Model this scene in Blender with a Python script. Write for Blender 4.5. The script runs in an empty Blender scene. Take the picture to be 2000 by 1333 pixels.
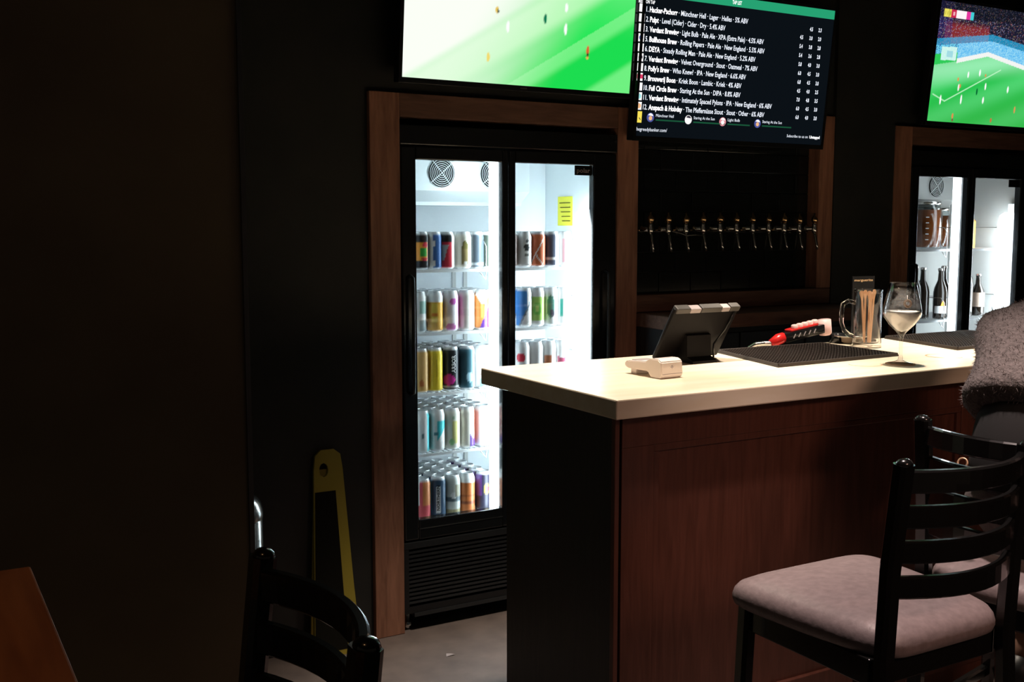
import bpy, bmesh, math, random
from math import sin, cos, pi, radians, atan2, sqrt, hypot
from mathutils import Vector, Matrix, Euler

random.seed(7)
S = bpy.context.scene
COL = S.collection

# ------------------------------------------------------------------ camera
F_PX, YAW, PITCH, EYE = 2110.0, radians(-29.81), radians(-6.1), 1.6
cam = bpy.data.cameras.new('camera')
cam.sensor_width = 36.0
cam.lens = 36.0 * F_PX / 2000.0
cam.clip_start = 0.05
camo = bpy.data.objects.new('camera', cam)
camo.location = (0, 0, EYE)
camo.rotation_euler = (pi / 2 + PITCH, 0, YAW)
COL.objects.link(camo)
S.camera = camo

# ------------------------------------------------------------------ world and exposure
w = bpy.data.worlds.new('world')
S.world = w
w.use_nodes = True
w.node_tree.nodes['Background'].inputs[0].default_value = (0.9, 0.74, 0.58, 1)
w.node_tree.nodes['Background'].inputs[1].default_value = 0.035
S.view_settings.view_transform = 'Standard'
S.view_settings.look = 'None'
S.view_settings.exposure = 0.0
S.view_settings.gamma = 1.0
S.view_settings.use_curve_mapping = False

# ------------------------------------------------------------------ the room's ceiling spots
def spot(name, loc, target, energy, size, blend, color, radius=0.05):
    l = bpy.data.lights.new(name, 'SPOT')
    l.energy = energy
    l.spot_size = radians(size)
    l.spot_blend = blend
    l.color = color
    l.shadow_soft_size = radius
    o = bpy.data.objects.new(name, l)
    o.location = loc
    d = Vector(target) - Vector(loc)
    o.rotation_euler = d.to_track_quat('-Z', 'Y').to_euler()
    COL.objects.link(o)
    return o

WARM = (1.0, 0.85, 0.70)
for k, (x, y, e) in enumerate([(2.0, 2.70, 230), (2.95, 2.62, 230), (3.85, 2.62, 210)]):
    spot('bar_downlight', (x, y, 2.9), (x, y, 1.15), e, 56, 0.6, WARM)
spot('seating_downlight', (2.0, 1.72, 2.9), (2.05, 1.72, 0.8), 255, 42, 0.8, (1.0, 0.78, 0.72))
spot('aisle_downlight', (1.75, 3.12, 2.9), (1.75, 2.95, 0.0), 30, 46, 0.8, (1.0, 0.78, 0.62))
spot('table_downlight', (-0.3, 1.1, 2.9), (-0.1, 1.5, 1.05), 9, 60, 0.9, (1.0, 0.55, 0.25))
spot('room_downlight', (2.0, -1.3, 2.9), (2.55, 2.3, 0.25), 215, 46, 1.0, (1.0, 0.60, 0.46), 0.35)

# ------------------------------------------------------------------ pixel helper (photo pixel -> direction)
_M = Matrix.Rotation(YAW, 3, 'Z') @ Matrix.Rotation(PITCH, 3, 'X')
def ray(px, py):
    return _M @ Vector(((px - 1000) / F_PX, 1.0, -(py - 666.5) / F_PX))
EYE_P = Vector((0, 0, EYE))
def on_plane(px, py, p0, n):
    d = ray(px, py)
    t = (Vector(p0) - EYE_P).dot(n) / d.dot(n)
    return EYE_P + d * t

# ------------------------------------------------------------------ materials
MATS = {}
def principled(name, col, rough=0.5, metal=0.0, coat=0.0, spec=0.5, trans=0.0, ior=1.45):
    m = bpy.data.materials.new(name)
    m.use_nodes = True
    b = m.node_tree.nodes['Principled BSDF']
    b.inputs['Base Color'].default_value = (*col, 1)
    b.inputs['Roughness'].default_value = rough
    b.inputs['Metallic'].default_value = metal
    b.inputs['Coat Weight'].default_value = coat
    b.inputs['Specular IOR Level'].default_value = spec
    b.inputs['Transmission Weight'].default_value = trans
    b.inputs['IOR'].default_value = ior
    MATS[name] = m
    return m

def nd(m, t, **kw):
    n = m.node_tree.nodes.new(t)
    for k, v in kw.items():
        setattr(n, k, v)
    return n

def link(m, a, b):
    m.node_tree.links.new(a, b)

def add_noise_color(m, c1, c2, scale, stretch=(1, 1, 1), detail=4, bump=0.0, dist=0.0):
    b = m.node_tree.nodes['Principled BSDF']
    tc = nd(m, 'ShaderNodeTexCoord')
    mp = nd(m, 'ShaderNodeMapping')
    mp.inputs['Scale'].default_value = stretch
    nz = nd(m, 'ShaderNodeTexNoise')
    nz.inputs['Scale'].default_value = scale
    nz.inputs['Detail'].default_value = detail
    nz.inputs['Distortion'].default_value = dist
    rp = nd(m, 'ShaderNodeValToRGB')
    rp.color_ramp.elements[0].position = 0.3
    rp.color_ramp.elements[1].position = 0.7
    rp.color_ramp.elements[0].color = (*c1, 1)
    rp.color_ramp.elements[1].color = (*c2, 1)
    link(m, tc.outputs['Object'], mp.inputs['Vector'])
    link(m, mp.outputs['Vector'], nz.inputs['Vector'])
    link(m, nz.outputs['Fac'], rp.inputs['Fac'])
    link(m, rp.outputs['Color'], b.inputs['Base Color'])
    if bump:
        bp = nd(m, 'ShaderNodeBump')
        bp.inputs['Strength'].default_value = bump
        bp.inputs['Distance'].default_value = 0.01
        link(m, nz.outputs['Fac'], bp.inputs['Height'])
        link(m, bp.outputs['Normal'], b.inputs['Normal'])
    return m

def emissive(name, col, strength, sampling='AUTO'):
    m = bpy.data.materials.new(name)
    m.use_nodes = True
    nt = m.node_tree
    nt.nodes.remove(nt.nodes['Principled BSDF'])
    e = nd(m, 'ShaderNodeEmission')
    e.inputs[0].default_value = (*col, 1)
    e.inputs[1].default_value = strength
    link(m, e.outputs[0], nt.nodes['Material Output'].inputs[0])
    m.cycles.emission_sampling = sampling
    MATS[name] = m
    return m

def attr_emissive(name, strength):
    m = emissive(name, (1, 1, 1), strength, 'FRONT')
    a = nd(m, 'ShaderNodeAttribute', attribute_name='Col')
    e = [n for n in m.node_tree.nodes if n.type == 'EMISSION'][0]
    link(m, a.outputs['Color'], e.inputs[0])
    return m

def attr_principled(name, rough, metal):
    m = principled(name, (1, 1, 1), rough, metal)
    a = nd(m, 'ShaderNodeAttribute', attribute_name='Col')
    link(m, a.outputs['Color'], m.node_tree.nodes['Principled BSDF'].inputs['Base Color'])
    return m

def pane_glass(name, tint, refl=1.0):
    m = bpy.data.materials.new(name)
    m.use_nodes = True
    nt = m.node_tree
    nt.nodes.remove(nt.nodes['Principled BSDF'])
    t = nd(m, 'ShaderNodeBsdfTransparent')
    t.inputs[0].default_value = (*tint, 1)
    g = nd(m, 'ShaderNodeBsdfGlossy')
    g.inputs['Roughness'].default_value = 0.02
    lw = nd(m, 'ShaderNodeLayerWeight')
    lw.inputs[0].default_value = 0.5
    pw = nd(m, 'ShaderNodeMath', operation='POWER')
    pw.inputs[1].default_value = 5.0
    ma = nd(m, 'ShaderNodeMath', operation='MULTIPLY_ADD')
    ma.inputs[1].default_value = 0.95 * refl
    ma.inputs[2].default_value = 0.03 * refl
    mx = nd(m, 'ShaderNodeMixShader')
    link(m, lw.outputs['Facing'], pw.inputs[0])
    link(m, pw.outputs[0], ma.inputs[0])
    link(m, ma.outputs[0], mx.inputs[0])
    link(m, t.outputs[0], mx.inputs[1])
    link(m, g.outputs[0], mx.inputs[2])
    link(m, mx.outputs[0], nt.nodes['Material Output'].inputs[0])
    MATS[name] = m
    return m

add_noise_color(principled('wall_dark', (0.02, 0.02, 0.018), 0.55), (0.014, 0.016, 0.015), (0.024, 0.024, 0.021), 6, bump=0.05)
add_noise_color(principled('wall_brown', (0.04, 0.03, 0.018), 0.7), (0.18, 0.135, 0.08), (0.24, 0.185, 0.11), 3, bump=0.08)
add_noise_color(principled('ceiling', (0.015, 0.015, 0.015), 0.9), (0.012, 0.012, 0.012), (0.02, 0.02, 0.02), 4)
add_noise_color(principled('floor', (0.12, 0.1, 0.09), 0.55), (0.11, 0.088, 0.08), (0.17, 0.135, 0.12), 9, detail=8, bump=0.12)
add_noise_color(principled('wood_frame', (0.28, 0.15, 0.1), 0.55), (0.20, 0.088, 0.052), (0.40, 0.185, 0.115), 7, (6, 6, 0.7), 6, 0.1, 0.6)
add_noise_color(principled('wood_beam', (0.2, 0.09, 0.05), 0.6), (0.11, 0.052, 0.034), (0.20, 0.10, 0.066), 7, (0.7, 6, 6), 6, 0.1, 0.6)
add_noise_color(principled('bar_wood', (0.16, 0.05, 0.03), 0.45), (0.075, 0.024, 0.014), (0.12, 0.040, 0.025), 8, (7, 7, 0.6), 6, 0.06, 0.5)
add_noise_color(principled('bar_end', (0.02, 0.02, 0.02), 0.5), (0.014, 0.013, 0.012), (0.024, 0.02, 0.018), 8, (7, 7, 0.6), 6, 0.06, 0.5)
add_noise_color(principled('worktop', (0.8, 0.68, 0.5), 0.32), (0.80, 0.68, 0.50), (0.88, 0.79, 0.64), 3, (0.8, 6, 6), 5, 0.02, 0.4)
add_noise_color(principled('table_wood', (0.4, 0.13, 0.05), 0.4), (0.33, 0.10, 0.032), (0.5, 0.17, 0.06), 5, (6, 0.7, 6), 6, 0.05, 0.6)
principled('black_lacquer', (0.006, 0.006, 0.006), 0.22, coat=0.6)
add_noise_color(principled('vinyl', (0.2, 0.16, 0.16), 0.42), (0.17, 0.135, 0.135), (0.22, 0.175, 0.175), 60, bump=0.1)
principled('steel', (0.62, 0.6, 0.57), 0.22, 1.0)
principled('dull_metal', (0.12, 0.12, 0.12), 0.5, 0.8)
principled('chrome', (0.8, 0.78, 0.75), 0.12, 1.0)
principled('brass', (0.8, 0.5, 0.25), 0.2, 1.0)
principled('black_plastic', (0.007, 0.007, 0.008), 0.45)
principled('black_gloss', (0.01, 0.011, 0.012), 0.16)
principled('black_frame', (0.018, 0.02, 0.022), 0.32)
principled('tile', (0.010, 0.012, 0.013), 0.12, coat=0.3)
principled('grout', (0.004, 0.004, 0.004), 0.9)
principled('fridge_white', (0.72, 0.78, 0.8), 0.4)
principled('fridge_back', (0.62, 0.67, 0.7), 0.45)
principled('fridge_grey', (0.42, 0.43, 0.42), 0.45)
principled('wire_white', (0.8, 0.82, 0.83), 0.35)
principled('fan_dark', (0.008, 0.009, 0.009), 0.7)
principled('yellow_label', (0.75, 0.72, 0.05), 0.6)
principled('yellow_plastic', (0.30, 0.25, 0.03), 0.45)
principled('dark_print', (0.008, 0.008, 0.006), 0.8, spec=0.1)
principled('tablet_black', (0.006, 0.005, 0.005), 0.55, spec=0.15)
principled('rubber', (0.03, 0.022, 0.018), 0.6)
principled('rubber_cap', (0.06, 0.055, 0.05), 0.55)
principled('grey_tape', (0.35, 0.3, 0.3), 0.5)
principled('white_plastic', (0.85, 0.76, 0.72), 0.4)
principled('screen_dark', (0.02, 0.02, 0.022), 0.1)
principled('red_plastic', (0.7, 0.02, 0.02), 0.3)
principled('pink_buttons', (0.9, 0.6, 0.58), 0.35)
principled('foam', (0.97, 0.95, 0.92), 0.7)
principled('birch', (0.75, 0.42, 0.22), 0.6)
principled('cork', (0.55, 0.33, 0.2), 0.8)
principled('gold_text', (0.8, 0.55, 0.3), 0.4)
principled('can_lid', (0.75, 0.77, 0.78), 0.3, 0.9)
principled('brown_glass', (0.02, 0.014, 0.01), 0.1, coat=0.4)
principled('amber', (0.2, 0.05, 0.012), 0.1)
principled('orange_card', (0.85, 0.38, 0.05), 0.5)
principled('red_foil', (0.55, 0.05, 0.08), 0.4)
principled('paper', (0.8, 0.62, 0.5), 0.7)
principled('white_print', (0.85, 0.85, 0.85), 0.5)
principled('skin', (0.5, 0.28, 0.2), 0.5)
principled('hair', (0.03, 0.018, 0.01), 0.5)
add_noise_color(principled('wool', (0.3, 0.26, 0.25), 0.95), (0.09, 0.078, 0.074), (0.15, 0.13, 0.125), 90, detail=8, bump=0.8)
principled('black_cotton', (0.01, 0.01, 0.01), 0.9)
add_noise_color(principled('denim', (0.12, 0.1, 0.1), 0.9), (0.11, 0.095, 0.09), (0.16, 0.14, 0.135), 80, bump=0.2)
principled('fabric_gold', (0.6, 0.4, 0.25), 0.4, 0.6)
pane_glass('door_glass', (0.95, 0.98, 0.98))
pane_glass('clear_glass', (0.95, 0.95, 0.95), 2.6)
principled('thick_glass', (1, 1, 1), 0.02, trans=1.0, ior=1.45)
pane_glass('jar_glass', (0.93, 0.95, 0.95))
m_ = pane_glass('foam_film', (0.95, 0.96, 0.98), 0.0)
_d = nd(m_, 'ShaderNodeBsdfDiffuse')
_d.inputs[0].default_value = (0.9, 0.9, 0.92, 1)
_mx = [n for n in m_.node_tree.nodes if n.type == 'MIX_SHADER'][0]
for l_ in list(_mx.inputs[0].links):
    m_.node_tree.links.remove(l_)
_mx.inputs[0].default_value = 0.22
link(m_, _d.outputs[0], _mx.inputs[2])
emissive('led', (0.80, 0.93, 1.0), 27.0)
emissive('led_strong', (0.84, 0.94, 1.0), 26.0)
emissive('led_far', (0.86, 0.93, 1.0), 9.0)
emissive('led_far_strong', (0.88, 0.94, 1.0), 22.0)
emissive('menu_back', (0.0035, 0.0055, 0.008), 1.0, 'NONE')
emissive('menu_text', (0.85, 0.9, 1.0), 1.2, 'NONE')
emissive('menu_bold', (1.0, 0.98, 1.0), 1.5, 'NONE')
emissive('menu_green', (0.02, 0.36, 0.17), 1.0, 'NONE')
emissive('menu_dim_green', (0.01, 0.09, 0.04), 1.0, 'NONE')
emissive('icon_white', (1.0, 0.97, 0.97), 1.05, 'NONE')
emissive('icon_blue', (0.08, 0.10, 0.35), 1.0, 'NONE')
emissive('icon_red', (0.75, 0.05, 0.14), 1.0, 'NONE')
emissive('icon_pink', (0.75, 0.28, 0.32), 1.0, 'NONE')
emissive('icon_teal', (0.35, 0.8, 0.8), 1.0, 'NONE')
emissive('icon_orange', (0.9, 0.5, 0.25), 1.0, 'NONE')
emissive('icon_yellow', (0.95, 0.75, 0.10), 1.0, 'NONE')
emissive('icon_dark', (0.05, 0.04, 0.06), 1.0, 'NONE')
attr_emissive('match_screen', 1.0)
attr_principled('can_print', 0.35, 0.08)
M = MATS

# ------------------------------------------------------------------ mesh helpers
def obj(name, bm, mat, parent=None, smooth=False, loc=None):
    me = bpy.data.meshes.new(name)
    bmesh.ops.recalc_face_normals(bm, faces=bm.faces)
    bm.to_mesh(me)
    bm.free()
    return mobj(name, me, mat, parent, smooth, loc)

def mobj(name, me, mat, parent=None, smooth=False, loc=None):
    if mat and not me.materials:
        me.materials.append(M[mat])
    if smooth:
        for p in me.polygons:
            p.use_smooth = True
        if smooth == 'auto':
            me.set_sharp_from_angle(angle=radians(40))
    o = bpy.data.objects.new(name, me)
    COL.objects.link(o)
    if parent:
        o.parent = parent
    if loc:
        o.location = loc
    return o

def tag(o, label, cat, group=None):
    o['label'] = label
    o['category'] = cat
    if group:
        o['group'] = group
    return o

def thing(name, label, cat, loc=(0, 0, 0), rz=0.0, group=None, rx=0.0):
    o = bpy.data.objects.new(name, None)
    o.empty_display_size = 0.05
    COL.objects.link(o)
    o.location = loc
    o.rotation_euler = (rx, 0, rz)
    return tag(o, label, cat, group)

def struct(o):
    o['kind'] = 'structure'
    return o

def box(bm, x0, x1, y0, y1, z0, z1, bev=0.0, mat=None):
    r = bmesh.ops.create_cube(bm, size=1.0)
    vs = r['verts']
    for v in vs:
        v.co = Vector(((x0 + x1) / 2 + v.co.x * (x1 - x0), (y0 + y1) / 2 + v.co.y * (y1 - y0), (z0 + z1) / 2 + v.co.z * (z1 - z0)))
    if mat is not None:
        for v in vs:
            v.co = mat @ v.co
    if bev:
        es = list({e for v in vs for e in v.link_edges})
        bmesh.ops.bevel(bm, geom=es, offset=bev, segments=2, profile=0.5, affect='EDGES')
    return bm

def nb():
    return bmesh.new()

def bx(name, x0, x1, y0, y1, z0, z1, mat, parent=None, bev=0.0):
    return obj(name, box(nb(), x0, x1, y0, y1, z0, z1, bev), mat, parent)

def frame_of(d):
    d = d.normalized()
    a = Vector((0, 0, 1)) if abs(d.z) < 0.9 else Vector((1, 0, 0))
    u = d.cross(a).normalized()
    return u, d.cross(u).normalized()

def tube(bm, pts, r, seg=10, cap=True):
    pts = [Vector(p) for p in pts]
    rs = r if isinstance(r, (list, tuple)) else [r] * len(pts)
    rings = []
    u0 = None
    for i, p in enumerate(pts):
        d = (pts[min(i + 1, len(pts) - 1)] - pts[max(i - 1, 0)])
        u, v = frame_of(d)
        if u0 is not None:
            dn = d.normalized()
            u = (u0 - dn * u0.dot(dn)).normalized()
            v = dn.cross(u).normalized()
        u0 = u
        rings.append([bm.verts.new(p + (u * cos(2 * pi * k / seg) + v * sin(2 * pi * k / seg)) * rs[i]) for k in range(seg)])
    for a, b in zip(rings, rings[1:]):
        for k in range(seg):
            bm.faces.new((a[k], a[(k + 1) % seg], b[(k + 1) % seg], b[k]))
    if cap:
        bm.faces.new(rings[0][::-1])
        bm.faces.new(rings[-1])
    return bm

def lathe(bm, prof, seg=24, c=(0, 0, 0), close=False):
    rings = []
    for r, z in prof:
        if r < 1e-5:
            rings.append([bm.verts.new((c[0], c[1], c[2] + z))])
        else:
            rings.append([bm.verts.new((c[0] + r * cos(2 * pi * k / seg), c[1] + r * sin(2 * pi * k / seg), c[2] + z)) for k in range(seg)])
    pairs = list(zip(rings, rings[1:]))
    if close:
        pairs.append((rings[-1], rings[0]))
    for a, b in pairs:
        for k in range(seg):
            k2 = (k + 1) % seg
            if len(a) == 1 and len(b) == 1:
                continue
            if len(a) == 1:
                bm.faces.new((a[0], b[k], b[k2]))
            elif len(b) == 1:
                bm.faces.new((a[k], a[k2], b[0]))
            else:
                bm.faces.new((a[k], a[k2], b[k2], b[k]))
    return bm

def sweep(bm, pts, wu, hv, side):
    """rectangular bar with clipped corners along pts; side = the direction of its width"""
    pts = [Vector(p) for p in pts]
    rings = []
    c = min(wu, hv) * 0.22
    sec = [(-wu / 2 + c, -hv / 2), (wu / 2 - c, -hv / 2), (wu / 2, -hv / 2 + c), (wu / 2, hv / 2 - c),
           (wu / 2 - c, hv / 2), (-wu / 2 + c, hv / 2), (-wu / 2, hv / 2 - c), (-wu / 2, -hv / 2 + c)]
    for i, p in enumerate(pts):
        d = (pts[min(i + 1, len(pts) - 1)] - pts[max(i - 1, 0)]).normalized()
        s = Vector(side)
        s = (s - d * s.dot(d)).normalized()
        v = d.cross(s)
        rings.append([bm.verts.new(p + s * a + v * b) for a, b in sec])
    n = len(sec)
    for a, b in zip(rings, rings[1:]):
        for k in range(n):
            bm.faces.new((a[k], a[(k + 1) % n], b[(k + 1) % n], b[k]))
    bm.faces.new(rings[0][::-1])
    bm.faces.new(rings[-1])
    return bm

def copy_tree(o, parent=None):
    c = o.copy()
    COL.objects.link(c)
    c.parent = parent
    for ch in list(o.children):
        copy_tree(ch, c)
    return c

# text ------------------------------------------------------------------
_TC = {}
def text_geo(s, bold=0.0):
    key = (s, bold)
    if key not in _TC:
        cu = bpy.data.curves.new('lettering', 'FONT')
        cu.body = s
        cu.size = 1.0
        cu.offset = bold
        cu.resolution_u = 2
        o = bpy.data.objects.new('lettering', cu)
        COL.objects.link(o)
        dg = bpy.context.evaluated_depsgraph_get()
        me = o.evaluated_get(dg).to_mesh()
        vs = [v.co.copy() for v in me.vertices]
        fs = [tuple(p.vertices) for p in me.polygons]
        o.evaluated_get(dg).to_mesh_clear()
        bpy.data.objects.remove(o)
        bpy.data.curves.remove(cu)
        x0 = min(v.x for v in vs)
        x1 = max(v.x for v in vs)
        _TC[key] = ([Vector((v.x - x0, v.y, 0)) for v in vs], fs, x1 - x0)
    return _TC[key]

def text(name, s, mat, parent, mapf, width=None, height=0.02, bold=0.0):
    """mapf(x, y) -> local coordinate; x along the line in metres, y up in metres; height = cap height"""
    vs, fs, w0 = text_geo(s, bold)
    sy = height / 0.69
    sx = width / w0 if width else sy
    me = bpy.data.meshes.new(name)
    me.from_pydata([mapf(v.x * sx, v.y * sy) for v in vs], [], fs)
    return mobj(name, me, mat, parent)

# ================================================================== STRUCTURE
struct(bx('floor', -3.2, 6.4, -3.0, 4.7, -0.06, 0.0, 'floor'))
struct(bx('ceiling', -3.2, 6.4, -3.0, 4.7, 3.0, 3.06, 'ceiling'))
b = nb()
box(b, 0.70, 1.556, 3.80, 4.60, 0, 3.0)
box(b, 1.556, 2.785, 3.80, 4.60, 2.095, 3.0)
box(b, 1.556, 2.785, 4.50, 4.60, 0, 2.095)
box(b, 2.785, 3.95, 3.862, 4.60, 0, 2.12)
box(b, 2.785, 3.95, 3.80, 4.60, 2.12, 3.0)
box(b, 3.95, 4.36, 3.78, 4.60, 0, 3.0)
box(b, 4.36, 5.62, 3.80, 4.60, 2.095, 3.0)
box(b, 4.36, 5.62, 4.50, 4.60, 0, 2.095)
box(b, 5.62, 6.4, 3.80, 4.60, 0, 3.0)
wall_back = struct(obj('wall_back', b, 'wall_dark'))
struct(bx('wall_left', -3.2, 0.80, 2.80, 3.80, 0, 3.0, 'wall_brown'))
struct(bx('wall_right', 6.3, 6.4, -3.0, 3.80, 0, 3.0, 'wall_dark'))
struct(bx('trim_1', 0.793, 0.806, 2.793, 2.806, 0, 3.0, 'dull_metal'))

# wood frame round the first fridge, round the taps, and round the second fridge
struct(bx('trim_2', 1.556, 1.678, 3.775, 4.50, 0, 2.095, 'wood_frame', None, 0.003))
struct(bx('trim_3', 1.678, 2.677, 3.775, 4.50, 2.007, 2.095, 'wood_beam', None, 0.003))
struct(bx('trim_4', 2.677, 2.785, 3.775, 4.50, 0, 2.095, 'wood_frame', None, 0.003))
struct(bx('trim_5', 3.856, 3.95, 3.785, 3.862, 1.30, 2.12, 'wood_frame', None, 0.003))
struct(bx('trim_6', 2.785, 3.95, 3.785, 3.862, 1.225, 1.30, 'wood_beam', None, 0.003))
struct(bx('trim_7', 4.36, 4.482, 3.775, 4.50, 0, 2.095, 'wood_frame', None, 0.003))
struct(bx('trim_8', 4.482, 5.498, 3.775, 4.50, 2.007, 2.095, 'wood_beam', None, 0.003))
struct(bx('trim_9', 5.498, 5.62, 3.775, 4.50, 0, 2.095, 'wood_frame', None, 0.003))

# black wall tiles behind the taps
tw, th, gap = 0.1785, 0.09, 0.003
tile_me = bpy.data.meshes.new('tile')
b = box(nb(), gap / 2, tw - gap / 2, 0, 0.008, gap / 2, th - gap / 2, 0.002)
bmesh.ops.recalc_face_normals(b, faces=b.faces)
b.to_mesh(tile_me)
b.free()
half_me = bpy.data.meshes.new('tile')
b = box(nb(), gap / 2, tw / 2 - gap / 2, 0, 0.008, gap / 2, th - gap / 2, 0.002)
bmesh.ops.recalc_face_normals(b, faces=b.faces)
b.to_mesh(half_me)
b.free()
for r in range(9):
    z = 1.302 + r * th
    if r % 2 == 0:
        for c in range(6):
            mobj('tile', tile_me, 'tile', wall_back, False, (2.785 + c * tw, 3.854, z))
    else:
        mobj('tile', half_me, 'tile', wall_back, False, (2.785, 3.854, z))
        for c in range(5):
            mobj('tile', tile_me, 'tile', wall_back, False, (2.785 + (c + 0.5) * tw, 3.854, z))
        mobj('tile', half_me, 'tile', wall_back, False, (2.785 + 5.5 * tw, 3.854, z))

# ================================================================== BAR
X0, X1, YB0, YB1, ZB = 1.61, 4.75, 2.265, 3.01, 1.15
t = obj('bar_worktop', box(nb(), X0, X1, YB0, YB1, ZB - 0.053, ZB, 0.004), 'worktop')
tag(t, 'long pale wooden worktop lying on the dark brown bar', 'worktop')
# faint brown ring marks left on the wood
def ring_mark(cx, cy, r, a0, a1, wd=0.004):
    bm = nb()
    n = 28
    prev = None
    for k in range(n + 1):
        a = a0 + (a1 - a0) * k / n
        i = bm.verts.new((cx + (r - wd) * cos(a), cy + (r - wd) * sin(a), ZB + 0.0006))
        o_ = bm.verts.new((cx + r * cos(a), cy + r * sin(a), ZB + 0.0006))
        if prev:
            bm.faces.new((prev[0], prev[1], o_, i))
        prev = (i, o_)
    return obj('ring_mark', bm, 'cork', t)
ring_mark(3.145, 2.48, 0.062, 0.2, 5.2)
ring_mark(3.135, 2.49, 0.045, 1.5, 4.2)
ring_mark(2.735, 2.46, 0.055, 2.6, 5.9)

BX0, BY0, BY1 = 1.65, 2.325, 2.915
bar = thing('bar_counter', 'dark brown panelled bar front under the pale worktop', 'bar counter', (BX0, BY0, 0))
def bp(name, x0, x1, y0, y1, z0, z1, mat, bev=0.002):
    return bx(name, x0 - BX0, x1 - BX0, y0 - BY0, y1 - BY0, z0, z1, mat, bar, bev)
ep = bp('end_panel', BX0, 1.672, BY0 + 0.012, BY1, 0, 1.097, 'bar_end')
ep['label'] = 'near-black end panel of the bar'
bp('corner_post', 1.645, 1.660, 2.319, 2.337, 0, 1.097, 'bar_wood')
bp('back_panel', 1.672, 4.70, BY1 - 0.02, BY1, 0, 1.097, 'bar_end')
bp('core', 1.672, 4.70, BY0 + 0.03, BY0 + 0.05, 0, 1.097, 'bar_end')
bp('plinth', 1.672, 4.70, BY0 + 0.015, BY0 + 0.03, 0, 0.10, 'bar_wood')
bp('top_rail', 1.672, 4.70, BY0, BY0 + 0.03, 1.005, 1.097, 'bar_wood')
bp('bottom_rail', 1.672, 4.70, BY0, BY0 + 0.03, 0.10, 0.22, 'bar_wood')
sx = [1.672, 3.05, 4.50]
for s in sx:
    bp('stile', s, s + 0.108, BY0, BY0 + 0.03, 0.22, 1.005, 'bar_wood')
for a, c in zip(sx, sx[1:]):
    bp('panel', a + 0.108, c, BY0 + 0.014, BY0 + 0.03, 0.22, 1.005, 'bar_wood', 0)
    m = nb()
    box(m, a + 0.108 - BX0, c - BX0, 0.002, 0.016, 0.985, 1.005, 0.003)
    box(m, a + 0.108 - BX0, a + 0.128 - BX0, 0.002, 0.016, 0.22, 0.985, 0.003)
    box(m, c - 0.02 - BX0, c - BX0, 0.002, 0.016, 0.22, 0.985, 0.003)
    obj('moulding', m, 'bar_wood', bar)

# counter behind the bar, below the taps
bc = thing('back_counter', 'low dark cabinet with a brown wooden ledge below the beer taps', 'cabinet', (2.785, 3.55, 0))
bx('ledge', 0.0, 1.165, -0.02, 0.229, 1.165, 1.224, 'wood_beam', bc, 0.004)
bx('body', 0.0, 1.165, 0.02, 0.229, 0.08, 1.165, 'black_plastic', bc)
bx('plinth', 0.0, 1.165, 0.06, 0.229, 0, 0.08, 'black_plastic', bc)
for k in range(3):
    d = bx('door', 0.01 + k * 0.385, 0.385 + k * 0.385, 0.002, 0.02, 0.10, 1.14, 'black_frame', bc, 0.003)
    bx('handle', 0.34 + k * 0.385, 0.352 + k * 0.385, -0.02, 0.002, 0.75, 0.95, 'steel', d, 0.003)

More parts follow.
